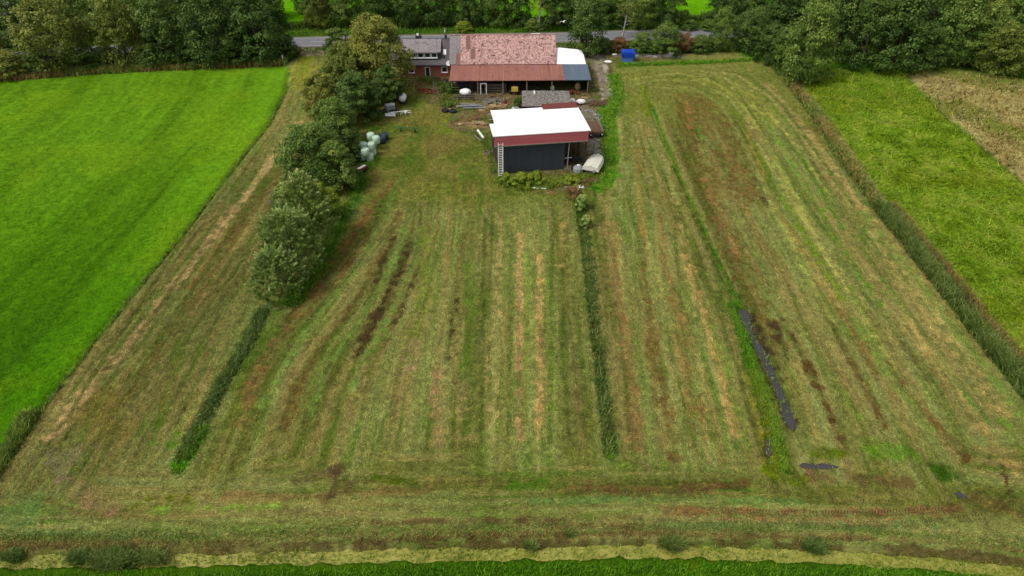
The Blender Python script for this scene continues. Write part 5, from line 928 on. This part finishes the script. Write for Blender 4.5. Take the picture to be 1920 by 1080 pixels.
# tractor with yellow front plate
x, y = P(965, 178); e = empty('tractor', (x, y, 0), 0, 'dark tractor with square yellow front weight parked under the lean-to', 'tractor')
MB().box(-.62, .62, -.25, .1, .75, 1.55).build('front_weight', m_yellow, e); MB().box(-.45, .45, .1, 1.9, .8, 1.5).build('bonnet', m_dkmetal, e)
cb = MB(); cb.tube([(-.75, 2.0, .8), (-.75, 2.0, 1.9), (-.5, 2.0, 2.25), (.5, 2.0, 2.25), (.75, 2.0, 1.9), (.75, 2.0, .8)], .07, 6); cb.tube([(-.75, 3.2, .8), (-.75, 3.2, 1.9), (-.5, 3.2, 2.25), (.5, 3.2, 2.25), (.75, 3.2, 1.9), (.75, 3.2, .8)], .07, 6); cb.box(-.6, .6, 2.0, 3.2, 2.26, 2.32); cb.build('cab_frame', m_dkmetal, e)
for sx_, sy_, rr in ((-.85, .4, .42), (.85, .4, .42), (-.95, 2.6, .72), (.95, 2.6, .72)): MB().lathe([(.15, -.14), (rr, -.16), (rr, .16), (.15, .14)], (sx_, sy_, rr), 16, axis='x').build('wheel', m_black, e)
# things at the right end of the lean-to
x, y = P(1083, 172); tag(MB().blob((x, y+.6, .7), (.55, .5, .8), 12, .15, 12, 8, True).build('sack', m_tan), 'pinkish sack standing in the right end of the lean-to', 'sack')
junk_pile('scrap_heap', *P(1072, 176), 1.2, .6, .7, 26, m_orange, 'reddish scrap beside the pinkish sack', 'scrap', 8, 1.0); junk_pile('scrap_heap', *P(1000, 172), 1.6, .8, .9, 30, m_dkmetal, 'dark implements under the lean-to behind the old shed', 'scrap', 9, 1.4)
x, y = P(1036, 172); tag(MB().blob((x, y+.5, .5), (.4, .35, .55), 13, .15, 10, 7, True).build('bucket_bag', m_whitem), 'small white bag near the fifth post of the lean-to', 'bag')
# white fence in front of the lean-to
xA, yA = P(850, 188); xB, yB = P(913, 188); fn = empty('yard_fence', (xA, yA, 0), R(1), 'low grey white board fence in front of the covered trailer', 'fence'); Lw = xB-xA
for i in range(4): MB().box(Lw*i/3-.06, Lw*i/3+.06, -.06, .06, -.1, 1.15).build('post', m_wood, fn)
for zz_ in (.35, .7, 1.02): MB().box(-.1, Lw+.1, -.1, -.063, zz_, zz_+.13).build('rail', m_wood, fn)
for i, (px_, py_) in enumerate(((880, 196), (884, 200), (890, 204), (876, 201))):
    x, y = P(px_, py_); o = MB().box(-2.0, 2.0, -.17, .17, .04+.06*i, .1+.06*i, R(-4+3*i)).build('loose_board', m_grey); o.location = (x, y, 0); tag(o, ['grey board closest to the fence on the grass', 'second grey board from the fence', 'grey board lying farthest from the fence', 'grey board at the left end of the loose boards'][i], 'board', 'grey boards by the fence')
# wood debris and track edges
junk_pile('branch_pile', *P(923, 192), 1.6, 1.0, .6, 60, m_wood, 'tangle of pale branches in front of the plank rack', 'branches', 21, 2.2); junk_pile('wood_heap', *P(935, 200), 1.6, .8, .35, 60, m_tan, 'light wood chips and offcuts beside the curved track', 'wood', 22, .9)
junk_pile('firewood', *P(895, 232), 1.6, .4, .35, 40, m_tan, 'split firewood lying at the end of the curved track', 'firewood', 23, .8); junk_pile('firewood', *P(868, 234), .7, .3, .3, 16, m_tan, 'small heap of firewood left of the larger one', 'firewood', 24, .7)
xa, ya = P(896, 247); xb, yb_ = P(907, 262); o = MB().tube([(xa, ya, .25), (xb, yb_, .28)], .2, 10).build('log', m_whitem); tag(o, 'thick white log lying left of the white roofed shed', 'log'); xa, ya = P(890, 256); xb, yb_ = P(902, 266); tag(MB().tube([(xa, ya, .16), (xb, yb_, .16)], .12, 8).build('log', m_wood), 'thin grey log beside the thick white log', 'log')
junk_pile('wood_heap', *P(800, 172), 1.8, 1.2, .4, 50, m_orange, 'rust brown heap of wood on the terrace below the house door', 'wood', 25, 1.2); junk_pile('garden_clutter', *P(822, 152), 1.8, .8, .6, 40, m_dkmetal, 'dark garden clutter under the house window', 'clutter', 26, .8)
xa, ya = P(816, 175); lt = MB()
for s in (-.5, .5): lt.tube([(xa+s, ya, 0), (xa+s*.4, ya+.9, 2.0)], .04, 5)
for i in range(6): lt.tube([(xa-.5+.05*i, ya+.14*i, .3*i+.2), (xa+.5-.05*i, ya+.14*i, .3*i+.2)], .03, 4)
tag(lt.build('trellis', m_wood), 'tall grey trellis in front of the house door', 'trellis')
junk_pile('scrap_heap', *P(967, 205), .4, .6, .9, 16, m_whitem, 'white scrap panels leaning left of the small mossy roof', 'scrap', 27, 1.0)
# white bags behind the white shed
for i, (px_, py_, s_, lab) in enumerate(((1073, 194, .6, 'upright white bag behind the rusty roof strip'), (1089, 195, .66, 'wide white bag right of the upright white bag'), (1052, 194, .42, 'small white bag left of the upright bag'), (1036, 199, .45, 'crumpled white bag at the corner of the mossy roof'), (1045, 200, .38, 'smallest white bag beside the crumpled one'))):
    x, y = P(px_, py_); tag(MB().blob((0, 0, s_*.7), (s_*(1.25 if i == 1 else .9), s_*.8, s_*(.7 if i == 1 else .95)), i+40, .14, 12, 8, True).build('bulk_bag', m_whitem, loc=(x, y, 0)), lab, 'bag', 'white bags behind the shed')
# rubble and stones
def rubble(name, pts, half, n_, seed, label, m_, s0=.12, s1=.35):
    rj = random.Random(seed); mb = MB(); pl = PL(pts)
    for q_ in along(pl, half, n_, seed, .3): s = rj.uniform(s0, s1); mb.blob((q_[0], q_[1], s*.3), (s, s*rj.uniform(.6, 1), s*.6), rj.randint(0, 999), .25, 6, 4)
    return tag(mb.build(name, m_), label, 'rubble', kind='stuff')
rubble('rubble', [(1190, 104), (1275, 106)], .8, 170, 3, 'line of pale rubble', m_rubble); rubble('rubble', [(1098, 205), (1120, 215), (1118, 290)], 1.0, 150, 4, 'grey rubble beside the shed', m_rubble, .1, .3); rubble('rubble', [(1050, 355), (1110, 335)], .8, 50, 5, 'stones by the brushwood', m_rubble, .06, .16)
for (px_, py_, l2, rz, lab) in ((1010, 354, 2.3, -8, 'long white plank lying in the grass below the shed'), (1042, 341, 1.3, 5, 'short white plank near the foot of the steel prop'), (990, 350, .9, -10, 'white plank piece left of the long white plank'), (1120, 326, 2.4, -6, 'rust brown beam lying in front of the covered boat')):
    x, y = P(px_, py_); tag(MB().box(-l2/2, l2/2, -.14, .14, .05, .13).build('plank', m_orange if 'beam' in lab else m_frame, loc=(x, y, .02)), lab, 'plank').rotation_euler = (0, 0, R(rz))
# covered boat on a trailer, bow towards the barn, and round grey tank
x, y = P(1113, 318); e = empty('covered_boat', (x, y, 0), R(-22), 'boat under a cream white tarpaulin standing beside the shed', 'boat')
sec = []; NS = 11
for i in range(NS):
    t = i/(NS-1); yy = -1.9+4.4*t; hw = 1.3*(1-max(0, t-.45)**2*2.6)**.5 if t < .99 else .1; hw = max(hw, .12); zr_ = 1.55+.18*math.sin(min(1, t*1.0)*math.pi); ze = 1.05+.12*t
    sec.append([(-hw*.98, yy, ze-.32), (-hw, yy, ze), (-hw*.8, yy, ze+(zr_-ze)*.7), (-hw*.2, yy, zr_-.03), (0, yy, zr_+.03), (hw*.2, yy, zr_-.03), (hw*.8, yy, ze+(zr_-ze)*.7), (hw, yy, ze), (hw*.98, yy, ze-.32)])
V_ = [p for s in sec for p in s]; F_ = [(i*9+k, i*9+k+1, (i+1)*9+k+1, (i+1)*9+k) for i in range(NS-1) for k in range(8)] + [tuple(range(9))[::-1], tuple((NS-1)*9+k for k in range(9))]
MB().add(V_, F_).build('tarpaulin_cover', m_cream, e, sm=False)
hl = [[(-p*.9, yy, .78), (-p*.35, yy, .42), (0, yy, .34), (p*.35, yy, .42), (p*.9, yy, .78)] for yy, p in [(s[0][1]*.97, max(.08, s[7][0])) for s in sec]]
MB().add([p for s in hl for p in s], [(i*5+k, (i+1)*5+k, (i+1)*5+k+1, i*5+k+1) for i in range(NS-1) for k in range(4)]+[(0, 1, 2, 3, 4)]).build('hull', m_dkmetal, e)
tr = MB(); tr.box(-.8, .8, -.9, -.8, .28, .38); tr.box(-.06, .06, -2.0, 2.8, .26, .335); tr.build('trailer_frame', m_steel, e); MB().box(.45, .75, -2.12, -1.9, .6, 1.0).build('outboard_motor', m_grey, e)
for s in (-1, 1): MB().lathe([(.08, -.08), (.29, -.08), (.29, .08), (.08, .08)], (s*.95, -.85, .29), 14, axis='x').build('wheel', m_black, e)
x, y = P(1084, 322); e = empty('round_tank', (x, y, 0), 0, 'round grey tank with faceted top left of the covered boat', 'tank'); MB().lathe([(.78, 0), (.82, .15), (.8, .7), (.5, 1.0), (.15, 1.08)], (0, 0, 0), 9).build('vessel', m_grey, e); MB().lathe([(.22, 1.06), (.22, 1.16), (.05, 1.2)], (0, 0, 0), 10).build('lid', m_whitem, e)
# flatbed farm trailer right of the shed
x, y = P(1118, 262); e = empty('farm_trailer', (x, y, 0), R(6), 'old brown flatbed farm trailer with side board beside the white shed', 'trailer')
MB().box(-1.25, 1.1, .3, 5.0, .9, 1.02).build('bed', m_brown, e); MB().box(1.1, 1.2, .2, 5.0, .85, 1.5).build('side_board', m_wood, e); MB().box(-1.25, 1.1, .18, .29, .9, 1.3).build('tail_board', m_brown, e); MB().box(-.5, .5, .2, 5.2, .55, .88).build('chassis', m_dkmetal, e)
for sx_, sy_ in ((-1.0, .8), (1.0, .8), (-1.0, 4.2), (1.0, 4.2)): w2 = MB().lathe([(.12, -.13), (.42, -.13), (.42, .13), (.12, .13)], (sx_, sy_, .42), 16, axis='x').build('wheel', m_black, e)
for s in (-.9, .95): MB().box(s-.1, s+.1, .1, .177, .72, .88).build('rear_light', m_whitem, e)
# blue covered container, white sheet beside it
x, y = P(1177, 117); e = empty('blue_container', (x, y, 0), R(-2), 'bright blue tarpaulin covered container standing at the end of the rubble line', 'container')
MB().box(-1.15, 1.05, 0, 1.8, .05, 1.1).build('box', m_bluelt, e); bc = MB(); bc.slab([(-1.4, -.12, 2.0), (1.35, -.15, 1.95), (1.4, 1.95, 2.1), (-1.35, 2.0, 2.05)], .95); bc.blob((0, .95, 2.0), (1.2, .9, .3), 8, .1, 14, 8); bc.build('blue_cover', m_bluet, e)
x, y = P(1140, 117); tag(MB().blob((0, 0, .15), (.95, .45, .25), 51, .2, 12, 7, True).build('white_sheet', m_whitem, loc=(x, y, 0)), 'crumpled white sheet on the ground left of the blue container', 'sheet'); x, y = P(1152, 103); tag(MB().blob((0, 0, .1), (.5, .3, .2), 52, .2, 10, 6, True).build('white_sheet', m_whitem, loc=(x, y, 0)), 'small white sheet behind the blue container', 'sheet')
x, y = P(1258, 102); tag(MB().blob((0, 0, .2), (.6, .3, .35), 53, .2, 10, 6, True).build('stone', m_whitem, loc=(x, y, 0)), 'white stone at the right end of the rubble', 'stone')
# posts
for (px_, py_, h_, lab) in ((834, 61, 1.0, 'white marker post on the verge above the farmhouse'), (1234, 54, 1.0, 'white marker post beyond the road behind the green bush'), (532, 118, 1.6, 'short white stake at the corner of the green field'), (1592, 121, 1.5, 'white leaning stake at the top of the bright meadow')):
    x, y = P(px_, py_); e = empty('marker_post', (x, y, 0), 0, lab, 'post'); MB().prism([(-.1, -.06), (.1, -.06), (.1, .06), (-.1, .06)], -.2, h_).build('post', m_frame, e)
    if h_ <= 1.0: MB().prism([(-.104, -.064), (.104, -.064), (.104, .064), (-.104, .064)], h_*.68, h_*.86).build('black_band', m_black, e)
x, y = P(624, 121); tag(MB().blob((0, 0, .4), (.9, .5, .5), 54, .12, 12, 8, True).build('lime_cover', m_lime, loc=(x, y, 0)), 'small lime yellow cover by the olive tree at the field entrance', 'cover')
# flying white bird over the road
x, y = P(1056, 41, 8); e = empty('bird', (x, y, 8), R(35), 'white bird flying over the road behind the barn', 'bird')
bd = [( 0, .34, 0, .01), (0, .28, .01, .05), (0, .15, .0, .08), (0, 0, 0, .09), (0, -.15, 0, .06), (0, -.32, 0, .03)]
MB().tube([(p[0], p[1], p[2]) for p in bd], [p[3] for p in bd], 8).build('body', m_frame, e, sm=True)
for s in (-1, 1): MB().add([(s*.05, .14, .03), (s*.05, -.1, .03), (s*.42, -.02, .2), (s*.4, .16, .21), (s*.8, -.14, .12), (s*.78, -.04, .13)], [(0, 1, 2, 3), (3, 2, 4, 5)]).build('wing', m_frame, e)
MB().add([(-.03, -.3, 0), (.03, -.3, 0), (.1, -.46, 0), (-.1, -.46, 0)], [(0, 1, 2, 3)]).build('tail', m_frame, e)

rc2 = random.Random(77)
for i, (px_, py_, kind_, lab) in enumerate(((1008, 186, 'drum', 'blue grey drum standing left of the mossy roof shed'), (948, 196, 'drum', 'rusty drum beside the light wood chips'), (1096, 184, 'pallet', 'wooden pallet lying on the dirt at the right end of the lean-to'), (1110, 188, 'pallet', 'grey pallet near the foot of the gravel track'), (842, 206, 'pallet', 'pallet leaning by the old wheels'), (925, 186, 'crate', 'open crate between the fence and the tractor'), (1064, 318, 'crate', 'crate standing behind the steel prop'), (1062, 306, 'drum', 'dark drum in the shade of the open bay'), (915, 290, 'crate', 'weathered crate against the left wall of the white roofed shed'))):
    x, y = P(px_, py_); a = rc2.uniform(-.5, .5)
    if kind_ == 'drum': o = MB().lathe([(.27, 0), (.29, .02), (.28, .28), (.295, .3), (.28, .32), (.28, .58), (.295, .6), (.28, .62), (.29, .86), (.25, .88), (.25, .85)], (0, 0, 0), 14).build('drum', (m_navy, m_rustd, m_dkmetal)[i % 3])
    elif kind_ == 'pallet':
        mb = MB(); [mb.box(-.6, .6, -.4+.17*k, -.29+.17*k, .11, .135) for k in range(5)]; [mb.box(-.6+.55*k, -.5+.55*k, -.4, .4, .0, .107) for k in range(3)]; o = mb.build('pallet', (m_tan, m_wood)[i % 2])
    else:
        mb = MB(); mb.box(-.5, .5, -.35, .35, .02, .06); [mb.box(-.5, .5, s*.35-.015, s*.35+.015, .063, .5) for s in (-1, 1)]; [mb.box(s*.5-.015, s*.5+.015, -.332, .332, .063, .5) for s in (-1, 1)]; o = mb.build('crate', (m_wood, m_brown)[i % 2])
    o.location = (x, y, 0); o.rotation_euler = (0, 0, a); tag(o, lab, kind_)
junk_pile('scrap_heap', *P(1120, 196), 1.4, .8, .3, 40, m_brown, 'brown boards strewn over the dirt at the end of the gravel track', 'scrap', 61, 1.3)
junk_pile('scrap_heap', *P(1104, 340), 1.6, .5, .3, 30, m_brown, 'old boards and sticks in front of the covered boat', 'scrap', 62, 1.6)
junk_pile('scrap_heap', *P(1085, 352), .7, .5, .2, 24, m_whitem, 'broken white scraps beside the reddish brushwood', 'scrap', 63, .4)
